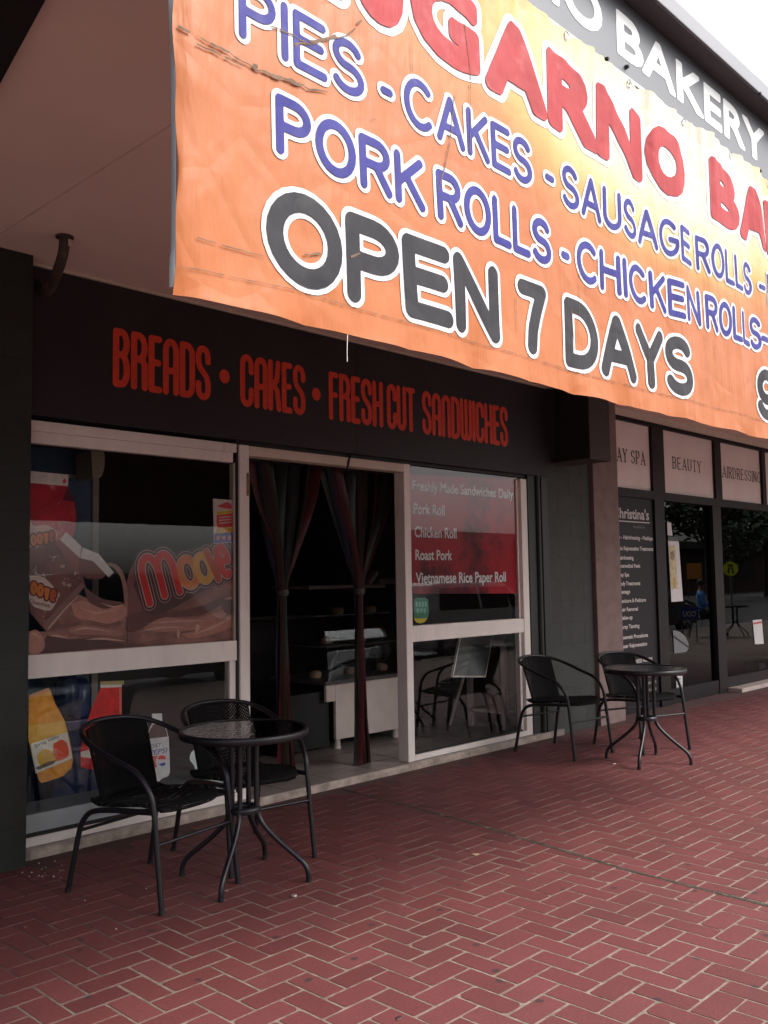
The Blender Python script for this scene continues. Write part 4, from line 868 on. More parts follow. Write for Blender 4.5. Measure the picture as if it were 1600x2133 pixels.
film('bottle', z7([(938,405),(1000,402),(1003,465),(1030,505),(1042,560),(1048,680),(1050,760),(1040,790),(1000,805),(960,842),(915,858),(895,800),(900,600),(905,555),(925,490),(940,460)]), (.56,.50,.50), pj)
film('bottle', z7([(850,560),(898,525),(900,800),(880,775)]), (.50,.44,.46), pj)
film('cola', z7([(928,500),(948,470),(1005,470),(1028,508),(1034,548),(905,560)]), (.075,.035,.035), pj)
film('label', z7([(902,562),(1042,545),(1048,690),(1046,745),(905,770)]), (.58,.53,.53), pj)
film_text('DIET', (314, 1559), (21, -4), (1, -8), pj, (.05, .05, .26)); film_text('PEPSI', (312, 1574), (35, -6), (2, -11), pj, (.05, .05, .30))
film('red_streak', z7([(920,670),(975,662),(960,700),(970,735),(915,745)]), (.55,.12,.11), pj)
film('emblem', z7([(1000+26*math.cos(k*PI/9),692+26*math.sin(k*PI/9)) for k in range(18)]), (.60,.55,.55), pj)
film('emblem', z7([(1000+26*math.cos(k*PI/9),686-24*math.sin(k*PI/9)) for k in range(10)]), (.52,.04,.05), pj); film('emblem', z7([(978,716),(1022,704),(1018,722),(1000,728)]), (.05,.06,.33), pj)
film('blue_corner', z7([(862,650),(888,640),(890,690),(868,700)]), (.06,.06,.30), pj); film('red_corner', z7([(866,680),(890,672),(892,735),(880,740)]), (.5,.06,.07), pj)
gd = thing('round_decal', 'white and green rounded decal behind the front table on lower window', 'decal', at(418, 1580, YD)); bpy.context.view_layer.update()
film('disc', z7([(1230,600),(1280,595),(1310,620),(1315,760),(1255,803),(1215,765),(1195,720),(1172,690),(1178,650),(1200,625)]), (.42,.46,.46), gd, smooth=3); film('green_patch', z7([(1232,650),(1260,630),(1300,650),(1308,770),(1260,765),(1222,735),(1232,700)]), (.05,.24,.15), gd, smooth=3)
film('stripe', z7([(1225,600),(1248,596),(1262,618),(1236,622)]), (.12,.22,.17), gd); film('stripe', z7([(1272,604),(1290,604),(1298,650),(1284,645)]), (.42,.07,.07), gd)
# blue crate-like shape and chair seen through the lower left pane
bl = thing('water_bottles', 'blue wrapped bottles standing inside behind the orange juice decal', 'bottles', at(150, 1480, 5.25)); bpy.context.view_layer.update()
p = MB(); 
for k, (px, py, r_) in enumerate(((140, 1440, .07), (165, 1452, .07), (152, 1475, .08), (142, 1500, .075), (166, 1505, .07))):
    c = at(px, py, 5.25+.05*k); p.lathe([(0, .12), (r_*.6, .11), (r_, .05), (r_, -.1), (r_*.9, -.13), (0, -.13)], (c.x, c.y, c.z), 14)
c0 = at(130, 1540, 5.2); p.box(c0.x-.05, c0.x+.35, 5.2, 5.5, .05, c0.z+.1, 0, .01)
o = sh(p, 'wrapped_bottles', mat('blue wrap', (.035, .06, .16), .25, var=.4, vs=14), bl)
# menu sign in the right window
z2 = zpt(4.444, 820, 940)
mn_ = thing('menu_sign', 'glossy red menu sign with five lines of white lettering in right window', 'sign', at(970, 1100, YD)); bpy.context.view_layer.update()
def red_grad():
    m = mat('red gradient print', (.46, .018, .034), .3, var=.1, vs=3, dirt=(.10, .008, .018), dscale=1.4, dth=(.5, .62)); return m
LAY[0] = 0
film('panel', [(850, 966), (1090, 992), (1089, 1236), (861, 1237)], red_grad(), mn_)
film('dark_band', [(850, 966), (1090, 992), (1089, 998), (851, 988)], (.055, .012, .02), mn_)
WT = (.86, .80, .80)
def menu_line(txt, x0, xb, w_, h_, sl):
    """two inked layers: dark drop edge and pale letters"""
    for dx, c_, bo in ((1.2, (.05, .012, .018), .004), (0, WT, .0028)):
        LAY[0] += 1; Y = YD-.00012*LAY[0]; p0 = at(x0+dx, xb+dx, Y); p1 = at(x0+w_+dx, xb+sl*w_+dx, Y); p2 = at(x0+dx, xb-h_+dx, Y)
        V = text_outline(txt)[0]; dsc = -V[:, 1].min()/.73*(p2.z-p0.z) if V[:, 1].min() < -.05 else 0; top = V[:, 1].max()/.73*(p2.z-p0.z)
        mb = MB(); plane_text(mb, txt, (p0.x, p0.z-dsc, p1.x, p0.z+top), Y, 0, bo); o = mb.build('lettering', flat('menu lettering', c_)); o.parent = mn_; o.matrix_parent_inverse = mn_.matrix_world.inverted()
for txt, x0, yb2, x1, h_ in (('Freshly Made Sandwiches Daily', 860, 1021, 1069, 23), ('Pork Roll', 862, 1071, 927, 25), ('Chicken Roll', 864, 1119.5, 951.5, 25), ('Roast Pork', 865.5, 1167, 942, 24), ('Vietnamese Rice Paper Roll', 866.5, 1215.5, 1054.5, 25)):
    menu_line(txt, x0, yb2, x1-x0, h_, 0)
gs = thing('round_sticker', 'green sticker with yellow foot at lower left of right window', 'sticker', at(878, 1272, YD)); bpy.context.view_layer.update()
cxx, cyy = 878, 1269
film('disc', z2([(190,1370),(215,1355),(290,1355),(320,1375),(328,1480),(318,1540),(285,1580),(245,1592),(210,1580),(186,1540)]), (.03,.16,.10), gs)
film('yellow_foot', z2([(187,1548),(316,1546),(285,1582),(245,1594),(208,1582)]), (.42,.36,.03), gs)
for k in range(4): film('figure', z2([(205+k*28,1395),(222+k*28,1393),(222+k*28,1440),(206+k*28,1440)]), (.12,.32,.25), gs)
for k in range(3): film('figure', z2([(212+k*32,1455),(236+k*32,1455),(232+k*32,1500),(216+k*32,1500)]), (.10,.30,.22), gs)
film('dark_hex', z2([(985,1320),(1045,1322),(1078,1430),(1045,1540),(985,1535)]), (.05,.012,.014), gs) if False else None

# ================================================================== inside the bakery
def on_floor(px, py): return gnd(px, py, .05)
cab = thing('display_cabinet', 'glass cake display cabinet on white base seen through the doorway', 'cabinet', (5.8, 5.65, .05)); bpy.context.view_layer.update()
yc = 5.60; cx0 = at(700, 1500, yc).x; cx1 = at(850, 1500, 5.6).x; czt = at(690, 1428, yc).z
M_cabw = mat('brushed pale steel', (.74, .62, .57), .4, metal=.0, var=.08, vs=5)
p = MB(); p.box(cx0, cx1, yc, yc+.03, .13, czt, bev=.004); p.box(cx0-.10, cx0-.0005, yc+.002, yc+.032, czt-.13, czt, bev=.004); sh(p, 'front_panel', M_cabw, cab)
p = MB(); p.box(cx0+.02, cx1, yc+.0305, yc+.75, .13, czt-.02); p.box(cx0-.55, cx0-.02, yc+.06, yc+.7, .08, czt-.05); sh(p, 'body', M_black, cab)
p = MB(); p.box(cx0-.08, cx1, yc+.03, yc+.75, czt+.0, czt+.03); p.box(cx0-.05, cx1, yc+.12, yc+.75, czt+.30, czt+.31); p.box(cx0-.05, cx1, yc+.2, yc+.75, czt+.55, czt+.56); sh(p, 'shelf', mat('shelf', (.09, .08, .08), .4), cab)
p = MB(); p.box(cx0-.06, cx1, yc+.25, yc+.75, czt+.78, czt+.81, bev=.004); sh(p, 'top', mat('cabinet top', (.16, .13, .12), .4), cab)
p = MB(); q = spline([(0, yc+.03, czt+.03), (0, yc+.06, czt+.4), (0, yc+.14, czt+.65), (0, yc+.25, czt+.78)], 5); M_cabg = glass('cabinet glass', (.8, .8, .8), .18); p.add([(cx0-.05, v.y, v.z) for v in q]+[(cx1, v.y, v.z) for v in q], [(i, i+1, len(q)+i+1, len(q)+i) for i in range(len(q)-1)], 0, True); sh(p, 'curved_glass', M_cabg, cab)
for xx in (cx0+.06, cx0+.75): p = MB(); p.tube([(xx, yc+.05, .05), (xx, yc+.05, .13)], [.03, .022], 12); sh(p, 'foot', M_cabw, cab)
for k in range(7):
    xx = cx0+.10+k*.135; zz = czt+(.03 if k % 3 == 0 else .31 if k % 3 == 1 else .56)
    p = MB(); p.lathe([(0, .06), (.04, .055), (.055, .03), (.05, 0)], (0, 0, 0), 12); o = p.build('cake', mat('cake', (.34, .22, .14), .7, var=.3) if k == 0 else bpy.data.materials['cake']); o.location = (xx, yc+.36, zz)
    tag(o, ('round pale cake on the lower shelf of the glass display', 'round pale cake on the middle shelf of the glass display', 'round pale cake on the top shelf of the glass display')[k % 3], 'cake', 'cakes in the display cabinet')
p = MB(); cpos = at(782, 1222, yc+.45); p.box(-.09, .09, -.03, .03, -.02, .02, bev=.004); o = p.build('paper_packet', flat('pale packet', (.34, .29, .27))); o.location = (cpos.x, yc+.5, czt+.87); o.rotation_euler = (0, -.6, .2); tag(o, 'pale packet tilted up on top of the display cabinet', 'packet')
p = MB(); p.box(-.22, .22, -.05, .05, -.025, .025, bev=.004); o = p.build('paper_packet', flat('grey packet', (.2, .17, .165))); o.location = (cpos.x+.3, yc+.52, czt+.836); tag(o, 'long grey packet lying flat on top of the display cabinet', 'packet')
# counter further back
ct = thing('counter', 'dark counter deep inside behind the display cabinet', 'counter', (4.6, 7.2, .05)); bpy.context.view_layer.update()
p = MB(); p.box(3.2, 6.6, 7.1, 7.7, .05, 1.05, bev=.01); sh(p, 'base', mat('dark laminate', (.03, .022, .022), .4), ct); p = MB(); p.box(3.15, 6.65, 7.05, 7.75, 1.052, 1.09, bev=.008); sh(p, 'top', mat('counter top', (.12, .10, .095), .35), ct)
# blue fridge and pale post behind the left window
fg = thing('drinks_fridge', 'blue sided drinks fridge standing inside behind the left window', 'fridge', (2.9, 5.6, .05)); bpy.context.view_layer.update()
y_ = 5.45; fx0, fx1 = at(60, 1000, y_).x-.2, at(192, 1000, y_).x
p = MB(); p.box(fx0, fx1, y_, y_+.6, .05, at(190, 940, y_).z, bev=.01); sh(p, 'body', mat('blue enamel', (.05, .10, .17), .35, var=.15), fg)
p = MB(); p.box(fx0, fx1+.004, y_-.012, y_-.0005, at(190, 998, y_).z, at(190, 992, y_).z); p.box(fx1+.001, fx1+.045, y_-.01, y_+.02, .05, at(200, 940, y_).z, bev=.004); sh(p, 'trim', mat('pale trim', (.30, .27, .23), .4), fg)
lamp = thing('wall_cupboard_end', 'cream rounded cabinet end hanging inside behind the left window', 'cupboard', at(205, 965, 5.2)); bpy.context.view_layer.update()
pts = z6([(563,262),(640,268),(648,300),(645,370),(630,420),(610,432),(572,432)]); p = MB(); p.poly([(at(a_, b_, 5.2).x, at(a_, b_, 5.2).z) for a_, b_ in pts], 5.2, 5.4); sh(p, 'casing', mat('cream enamel', (.38, .33, .22), .4, var=.1), lamp)
# white rack, board and boxes behind the right window
rk = thing('white_rack', 'white painted two tier rack standing inside the right window', 'rack', (6.5, 5.4, .05)); bpy.context.view_layer.update()
f1 = on_floor(1053, 1520); f2 = on_floor(971, 1512); M_rack = mat('white painted timber', (.78, .70, .66), .5, var=.1)
dx_ = Vector((f1.x-f2.x, f1.y-f2.y, 0)); nrm_ = Vector((-dx_.y, dx_.x, 0)).normalized(); 
zr = lambda py, px: at(px, py, f1.y).z
ztop = zr(1346, 1040); zsh = at(1052, 1488, f1.y).z
rw_, rd_ = .62, .40
for (ax_, ay_) in ((0, 0), (0, rd_), (rw_, 0), (rw_, rd_)):
    p = MB(); p.box(f1.x+ax_-.022, f1.x+ax_+.022, f1.y+ay_-.022, f1.y+ay_+.022, .05, ztop); sh(p, 'leg', M_rack, rk)
p = MB(); p.box(f1.x-.03, f1.x+rw_+.03, f1.y-.03, f1.y+rd_+.03, ztop+.0005, ztop+.045, bev=.004); sh(p, 'top', M_rack, rk)
p = MB(); p.box(f1.x-.015, f1.x+rw_, f1.y-.015, f1.y+rd_, zsh, zsh+.03, bev=.003); sh(p, 'shelf', M_rack, rk)
for nm, lb, x0_, x1_, z0_, z1_, c_ in (('carton', 'white carton on the low shelf of the rack in right window', .02, .30, zsh+.031, zsh+.17, (.42, .36, .34)), ('carton', 'dusky red carton on the rack shelf behind the white carton', .32, .56, zsh+.031, zsh+.30, (.16, .05, .05)), ('tissue_box', 'pale box standing on top of the rack in right window', .05, .24, ztop+.0455, ztop+.19, (.42, .38, .36))):
    p = MB(); p.box(f1.x+x0_, f1.x+x1_, f1.y+.02, f1.y+.26, z0_, z1_, bev=.004); tag(p.build(nm, flat('carton', c_, .6)), lb, 'box')
bd = thing('menu_board', 'white framed grey board leaning inside the right window', 'board', at(985, 1400, 5.3)); bpy.context.view_layer.update()
p = MB(); pts = [(959, 1322), (1029, 1318), (1012, 1411), (942, 1411)]; y0_, y1_ = 5.28, 5.15
tb = [at(959, 1322, 5.30), at(1029, 1318, 5.30)]; bt = [at(1012, 1411, 5.12), at(942, 1411, 5.12)]
loop = [tb[0], tb[1], bt[0], bt[1]]; cen = sum(loop, Vector())/4; inn = [cen+(v-cen)*.93 for v in loop]
p.add([tuple(v) for v in loop+inn], [(0, 1, 5, 4), (1, 2, 6, 5), (2, 3, 7, 6), (3, 0, 4, 7)]); p.add([(v.x, v.y+.02, v.z) for v in loop+inn], [(0, 4, 5, 1), (1, 5, 6, 2), (2, 6, 7, 3), (3, 7, 4, 0)]); sh(p, 'frame', M_rack, bd)
p = MB(); p.add([(v.x, v.y+.004, v.z) for v in inn], [(0, 1, 2, 3)]); p.add([(v.x, v.y+.016, v.z) for v in inn], [(3, 2, 1, 0)]); sh(p, 'board', mat('grey board', (.17, .18, .18), .6, var=.2), bd)
p = MB(); p.tube([tuple((tb[0]+tb[1])/2+Vector((0, .02, 0))), (tb[0].x+.3, 5.7, .05)], .015, 8); sh(p, 'prop', M_rack, bd)
# plastic strip curtains tied in two bunches
SC_ = [('red', (.042, .002, .004)), ('blue', (.003, .0035, .020)), ('amber', (.015, .007, .003)), ('green', (.003, .006, .0045)), ('clear grey', (.007, .006, .007))]
SM = [mat(n_+' plastic strip', c_, .42, var=.25, spec=.2) for n_, c_ in SC_]
def strips(name, label, tops, tie, foot, order, flare):
    t_ = thing(name, label, 'curtain', (tie.x, tie.y, .05)); bpy.context.view_layer.update()
    for i, xt in enumerate(tops):
        f = i/(len(tops)-1)-.5; yv = .02*math.sin(i*2.3); xt += random.uniform(-.012, .012); jx = random.uniform(-.018, .018)
        c_ = [(xt, 4.99+yv, 2.26), (xt*.75+tie.x*.25, 4.985+yv, 1.95), (xt*.3+tie.x*.7+f*.02+jx, 4.99+yv*.6, 1.62+jx*4), (tie.x+f*.05, tie.y+yv*.5, tie.z), (tie.x+f*.07+jx, tie.y+yv*.5, .8), (foot.x+f*flare, foot.y+yv, .16), (foot.x+f*flare*1.15, foot.y+yv, .056)]
        P = spline(c_, 7); p = MB(); vs = []; w0 = .105
        for k, v in enumerate(P):
            h = v.z; wv = w0*(.38+.62*min(1, abs(h-tie.z)/.7)) if h > tie.z else w0*(.42+.25*(1-h/tie.z)); tw = .9*math.sin(i*1.7+h*1.3)
            dx2, dy2 = math.cos(tw)*wv/2, math.sin(tw)*wv/2; cu = .012
            vs += [(v.x-dx2, v.y-dy2, h), (v.x+dy2*.3, v.y-cu, h), (v.x+dx2, v.y+dy2, h)]
        p.add(vs, [(3*k+q_, 3*k+q_+1, 3*k+q_+4, 3*k+q_+3) for k in range(len(P)-1) for q_ in (0, 1)], 0, True)
        sh(p, 'strip', SM[order[i % len(order)]], t_)
    p = MB(); p.lathe([(.040, -.022), (.047, 0), (.043, .022)], (tie.x, tie.y, tie.z), 16); sh(p, 'tie', mat('pale tie', (.035, .028, .028), .6) if 'pale tie' not in bpy.data.materials else bpy.data.materials['pale tie'], t_)
tp = lambda px: at(px, 965, 4.99).x
tie1 = at(588, 1235, 5.0); tie2 = at(748, 1232, 5.0); ft1 = on_floor(592, 1630); ft2 = on_floor(752, 1592)
strips('strip_curtain', 'coloured plastic door strips tied in a bunch beside the left jamb', [tp(q) for q in (522, 536, 550, 568, 588, 606, 622, 642, 656)], Vector((tie1.x, 5.0, tie1.z)), Vector((at(595, 1630, 5.02).x, 5.02, 0)), [0, 1, 2, 4, 3, 4, 0, 4, 0], .10)
strips('strip_curtain', 'coloured plastic door strips tied in a dark bunch beside the cabinet front', [tp(q) for q in (668, 684, 700, 712, 730, 748, 766, 784, 800, 815)], Vector((tie2.x, 5.0, tie2.z)), Vector((at(755, 1592, 5.02).x, 5.02, 0)), [3, 1, 0, 3, 4, 2, 1, 0, 3, 0], .12)
p = MB(); p.box(xd1+.01, xd2-.01, 4.97, 5.02, 2.245, 2.275); sh(p, 'rail', M_black, DF)

# ================================================================== chairs and tables
def weave_mat():
    m = bpy.data.materials.new('black woven wicker'); m.use_nodes = True; N = m.node_tree.nodes; L = m.node_tree.links; b = N['Principled BSDF']
    b.inputs['Base Color'].default_value = (.0045, .004, .005, 1); b.inputs['Roughness'].default_value = .7; b.inputs['Specular IOR Level'].default_value = .18
    tc = N.new('ShaderNodeTexCoord'); hs_ = []
    for d_, s_ in (('X', 150), ('Z', 170), ('Y', 170)):
        wv = N.new('ShaderNodeTexWave'); wv.bands_direction = d_; wv.inputs['Scale'].default_value = s_/6.28*2; wv.inputs['Distortion'].default_value = .3; L.new(tc.outputs['Object'], wv.inputs['Vector']); hs_.append(wv.outputs['Fac'])
    a1 = N.new('ShaderNodeMath'); L.new(hs_[1], a1.inputs[0]); L.new(hs_[2], a1.inputs[1]); a2 = N.new('ShaderNodeMath'); a2.operation = 'MULTIPLY'; L.new(hs_[0], a2.inputs[0]); L.new(a1.outputs[0], a2.inputs[1])
    gt = N.new('ShaderNodeMath'); gt.operation = 'GREATER_THAN'; gt.inputs[1].default_value = 1.02; L.new(a2.outputs[0], gt.inputs[0]); sb_ = N.new('ShaderNodeMath'); sb_.operation = 'SUBTRACT'; sb_.inputs[0].default_value = 1; L.new(gt.outputs[0], sb_.inputs[1]); L.new(sb_.outputs[0], b.inputs['Alpha'])
    bu = N.new('ShaderNodeBump'); bu.inputs['Strength'].default_value = .8; bu.inputs['Distance'].default_value = .004; L.new(a2.outputs[0], bu.inputs['Height']); L.new(bu.outputs[0], b.inputs['Normal'])
    return m
M_weave = weave_mat()
def sheet(mb, f, nu_, nv_, th):                # f(u, v) -> point; both faces plus a rim
    g = [[Vector(f(i/nu_, j/nv_)) for i in range(nu_+1)] for j in range(nv_+1)]; n = len(mb.v); top = []; bot = []
    for j in range(nv_+1):
        for i in range(nu_+1):
            a_ = g[j][min(i+1, nu_)]-g[j][max(i-1, 0)]; b_ = g[min(j+1, nv_)][i]-g[max(j-1, 0)][i]; nn = a_.cross(b_).normalized(); top.append(g[j][i]+nn*th/2); bot.append(g[j][i]-nn*th/2)
    W_ = nu_+1; T_ = len(top); F = []
    for j in range(nv_):
        for i in range(nu_):
            q = (j*W_+i, j*W_+i+1, (j+1)*W_+i+1, (j+1)*W_+i); F.append(q); F.append(tuple(T_+k for k in q[::-1]))
    rim = [i for i in range(W_)]+[j*W_+nu_ for j in range(1, nv_+1)]+[nv_*W_+i for i in range(nu_-1, -1, -1)]+[j*W_ for j in range(nv_-1, 0, -1)]
    for k in range(len(rim)): a_, b_ = rim[k], rim[(k+1) % len(rim)]; F.append((a_, T_+a_, T_+b_, b_))
    mb.add(top+bot, F, 0, True)
def make_chair():
    t = thing('wicker_chair', 'x', 'chair', (0, 0, 0), 0, 'black wicker cafe chairs outside')
    r = .0128; L_ = [(.2435,-.300,.004),(.240,-.268,.25),(.238,-.246,.42),(.242,-.220,.51),(.252,-.140,.590),(.262,.02,.642),(.256,.165,.692),(.207,.272,.731),(.112,.326,.752),(0,.343,.757)]
    path = [(-x, y, z) for x, y, z in L_[:-1]]+[L_[-1]]+[q for q in L_[:-1]][::-1]
    def part(mb, n_, m_): o = mb.build(n_, m_); o.parent = t; return o
    part(MB().tube(spline(path, 6), r, 10), 'arm_loop', M_metal)
    for s in (-1, 1):
        part(MB().tube(spline([(s*.252,.300,.004),(s*.245,.270,.15),(s*.238,.240,.285),(s*.233,.210,.345),(s*.228,.155,.380),(s*.228,.02,.400),(s*.233,-.238,.420)], 6), r, 10), 'leg', M_metal)
        for fy, fx in ((-.300, .2435), (.300, .252)): part(MB().tube([(s*fx, fy, 0), (s*fx, fy, .018)], .0145, 10), 'foot_cap', M_black)
    part(MB().tube([(-.238,-.265,.285), (.238,-.265,.285)], .008, 8), 'stretcher', M_metal)
    part(MB().tube([(-.238,.240,.285), (.238,.240,.285)], .008, 8), 'stretcher', M_metal)
    mb = MB()
    def seat(u, v):                            # v from back to front
        y = .205-.475*v; hw = (.205+.025*math.sin(PI*min(1, v*1.1)))*(1-.10*max(0, v-.82)/.18); x = (u-.5)*2*hw
        z = .402+.036*min(1, v/.7)-.012*math.sin(PI*u)*math.sin(PI*v)-.028*max(0, (v-.86)/.14)**2+.02*max(0, .12-v)/.12
        if v > .8: y += .04*(abs(u-.5)*2)**3*((v-.8)/.2)
        return (x, y, z)
    sheet(mb, seat, 18, 22, .016); part(mb, 'seat', M_weave)
    mb = MB()
    def back(u, v):
        e_ = (u-.5)*2; hw = .168+.014*v; zt_ = .748-.016*e_*e_; z = .408+(zt_-.408)*v; y = .205+.128*v-(.040+.028*v)*e_*e_
        return (e_*hw, y, z)
    sheet(mb, back, 18, 20, .012); part(mb, 'backrest', M_weave)
    for s in (0, 1): mb = MB(); mb.tube([Vector(back(s, k/10)) for k in range(11)], .0075, 8); part(mb, 'back_edge', M_weave)
    return t
def make_table():
    t = thing('round_table', 'x', 'table', (0, 0, 0), 0, 'round glass cafe tables outside')
    def part(mb, n_, m_): o = mb.build(n_, m_); o.parent = t; return o
    part(MB().lathe([(.292,.712),(.304,.714),(.311,.708),(.312,.694),(.309,.680),(.302,.676),(.298,.684),(.296,.705),(.292,.706),(.292,.712)], n=64), 'rim', M_metal)
    p = MB(); n = 64; p.add([(.2935*math.cos(2*PI*k/n), .2935*math.sin(2*PI*k/n), .7085) for k in range(n)], [tuple(range(n))]); part(p, 'glass_top', M_glass_table)
    for k in range(4):
        a_ = PI/2*k; c_, s_ = math.cos(a_), math.sin(a_)
        q = [(.285,.672),(.20,.668),(.10,.664),(.068,.645),(.062,.58),(.062,.45),(.064,.34),(.085,.275),(.150,.205),(.235,.135),(.292,.088),(.315,.045),(.318,.003)]
        part(MB().tube(spline([(r_*c_, r_*s_, z) for r_, z in q], 5), .0125, 10), 'leg', M_metal)
        part(MB().tube([(.318*c_, .318*s_, 0), (.318*c_, .318*s_, .015)], .0142, 10), 'foot_cap', M_black)
    part(MB().lathe([(.075,.315),(.080,.33),(.075,.345),(.045,.345),(.045,.315),(.075,.315)], n=28), 'collar', M_metal)
    return t
ch0 = make_chair(); tb0 = make_table()
for i, (x, y, a_, lb) in enumerate(((2.418, 3.878, 11.5, 'black wicker chair nearest the camera, left of the front table'), (3.02, 3.99, -7, 'black wicker chair behind the front table, beside the doorway'),
        (6.48, 4.285, -5, 'black wicker chair standing alone before the right window, left of the far table'), (7.09, 3.925, -20, 'black wicker chair behind the far table, before the pink pillar'))):
    o = ch0 if i == 0 else dup(ch0); o.location = (x, y, .0015); o.rotation_euler = (0, 0, math.radians(a_)); o['label'] = lb
for i, (x, y, a_, lb) in enumerate(((2.775, 3.66, 33.7, 'round black glass topped table at the front chairs'), (6.55, 3.575, 17, 'round black glass topped table further along by the pink pillar'))):
    o = tb0 if i == 0 else dup(tb0); o.location = (x, y, .0015); o.rotation_euler = (0, 0, math.radians(a_)); o['label'] = lb

# ================================================================== the street behind the camera, seen in the glass
def make_car(name, label, cat, x, y, col, hgt, ln, kind, flip=1):
    t = thing(name, label, cat, (x, y, -.149), 0 if flip > 0 else PI)
    h = hgt; hl = ln/2
    if kind == 'wagon': top = [(-hl+.15, .95), (-hl+.40, h-.06), (-hl+.75, h), (.35, h), (1.20, .98), (hl-.25, .80)]
    else: top = [(-hl+.12, 1.0), (-hl+.45, h-.05), (-hl+.9, h), (.30, h), (1.10, 1.05), (hl-.22, .95)]
    prof = [(-hl, .35), (-hl+.02, .75)]+top+[(hl-.02, .62), (hl, .38), (hl-.1, .24), (-hl+.1, .24)]
    def part(mb, n_, m_, par=None): o = mb.build(n_, m_); o.parent = par or t; return o
    M_b = mat(name+' paint', col, .3, var=.03, spec=.6); M_g = mat('car glass', (.012, .014, .016), .08, spec=.6) if 'car glass' not in bpy.data.materials else bpy.data.materials['car glass']
    M_ty = mat('tyre', (.02, .02, .02), .8) if 'tyre' not in bpy.data.materials else bpy.data.materials['tyre']; M_ri = mat('wheel rim', (.45, .45, .46), .3, metal=.8) if 'wheel rim' not in bpy.data.materials else bpy.data.materials['wheel rim']
    def hw(z): return .88-.02*abs(z-.7)-(max(0, z-.95)*.24)
    n = len(prof); b = MB(); rows = []
    for s_, k_ in ((-1, 1.0), (-1, .93), (1, .93), (1, 1.0)): pass
    L_ = [(px_, -hw(pz_)+.03, pz_) for px_, pz_ in prof]; Rr = [(px_, hw(pz_)-.03, pz_) for px_, pz_ in prof]
    cx_ = 0; cz_ = .75
    Li = [(cx_+(a_-cx_)*.975, -hw(c_), cz_+(c_-cz_)*.96) for a_, _, c_ in L_]; Ri = [(cx_+(a_-cx_)*.975, hw(c_), cz_+(c_-cz_)*.96) for a_, _, c_ in Rr]
    allv = Li+L_+Rr+Ri; F = [tuple(range(n)), tuple(range(4*n-1, 3*n-1, -1))]
    for r_ in range(3): F += [(r_*n+i, r_*n+(i+1) % n, (r_+1)*n+(i+1) % n, (r_+1)*n+i) for i in range(n)]
    b.add(allv, [f[::-1] for f in F], 0); part(b, 'body', M_b)
    for s_ in (-1, 1):
        xs_w = [(-hl+.55, -.55), (-.47, .42), (.50, 1.02)] if kind == 'wagon' else [(-hl+.5, -.5), (-.42, .40), (.48, .95)]
        for x0_, x1_ in xs_w:
            zt_ = h-.10; zb_ = .97; y0_ = s_*(hw(zb_)+.006); y1_ = s_*(hw(zt_)+.004); xt1 = min(x1_, .40+(1.0-.40)*0 if x1_ > .9 else x1_)
            m_ = MB(); q = [(x0_, y0_, zb_), (x1_, y0_, zb_), (xt1, y1_, zt_), (x0_+(.12 if x0_ < -hl+.7 else 0), y1_, zt_)]; m_.add(q, [(0, 1, 2, 3) if s_ < 0 else (3, 2, 1, 0)]); part(m_, 'side_window', M_g)
        for xx in (-hl+.78, hl-.85):
            w_o = MB(); w_o.lathe([(.0, -.11), (.20, -.11), (.30, -.10), (.325, -.06), (.325, .06), (.30, .10), (.20, .11), (0, .11)], n=28); w_o.v = [(a_+xx, b2+s_*.80, c_+.325) for a_, c_, b2 in w_o.v]; wo_ = part(w_o, 'wheel', M_ty)
            rm = MB(); rm.lathe([(0, .118), (.04, .122), (.19, .114), (.20, .11)], n=28)
            rm.v = [(a_+xx, s_*(b2+.80), c_+.325) for a_, c_, b2 in rm.v]; part(rm, 'rim', M_ri, wo_)
            for k in range(5):
                a_ = 2*PI*k/5; sp2 = MB(); sp2.box(-.02, .02, -.004, .004, .05, .19); sp2.v = [(xx+p_[0]*math.cos(a_)-p_[2]*math.sin(a_), s_*(.925)+p_[1], .325+p_[0]*math.sin(a_)+p_[2]*math.cos(a_)) for p_ in sp2.v]; part(sp2, 'spoke', M_ty, wo_)
        m_ = MB(); m_.box(hl-.30, hl-.05, s_*.62-.14, s_*.62+.14, .62, .74, bev=.03); part(m_, 'headlight', M_ri)
        m_ = MB(); m_.box(-hl-.005, -hl+.14, s_*.72-.10, s_*.72+.10, .78, .98, bev=.02); part(m_, 'tail_light', mat('tail lamp', (.3, .01, .01), .3) if 'tail lamp' not in bpy.data.materials else bpy.data.materials['tail lamp'])
    m_ = MB(); q = [(1.17, -.70, 1.03), (1.17, .70, 1.03), (.40, .62, h-.03), (.40, -.62, h-.03)]; m_.add([(a_+.012, b2, c_+.012) for a_, b2, c_ in q], [(0, 1, 2, 3)]); part(m_, 'windscreen', M_g)
    return t
make_car('parked_car', 'white wagon parked along the kerb', 'car', 15.2, -2.75, (.62, .62, .62), 1.50, 4.7, 'wagon', 1)
make_car('parked_car', 'dark blue four wheel drive parked along the kerb', 'car', 7.2, -2.75, (.02, .022, .03), 1.72, 4.5, 'suv', 1)
make_car('parked_car', 'dark grey wagon parked along the kerb furthest left', 'car', 1.4, -2.8, (.05, .05, .052), 1.48, 4.5, 'wagon', -1)
M_leafg = mat('foliage', (.040, .060, .022), .7, var=.5, vs=3); M_bark = mat('bark', (.07, .05, .04), .9, var=.3, vs=8)
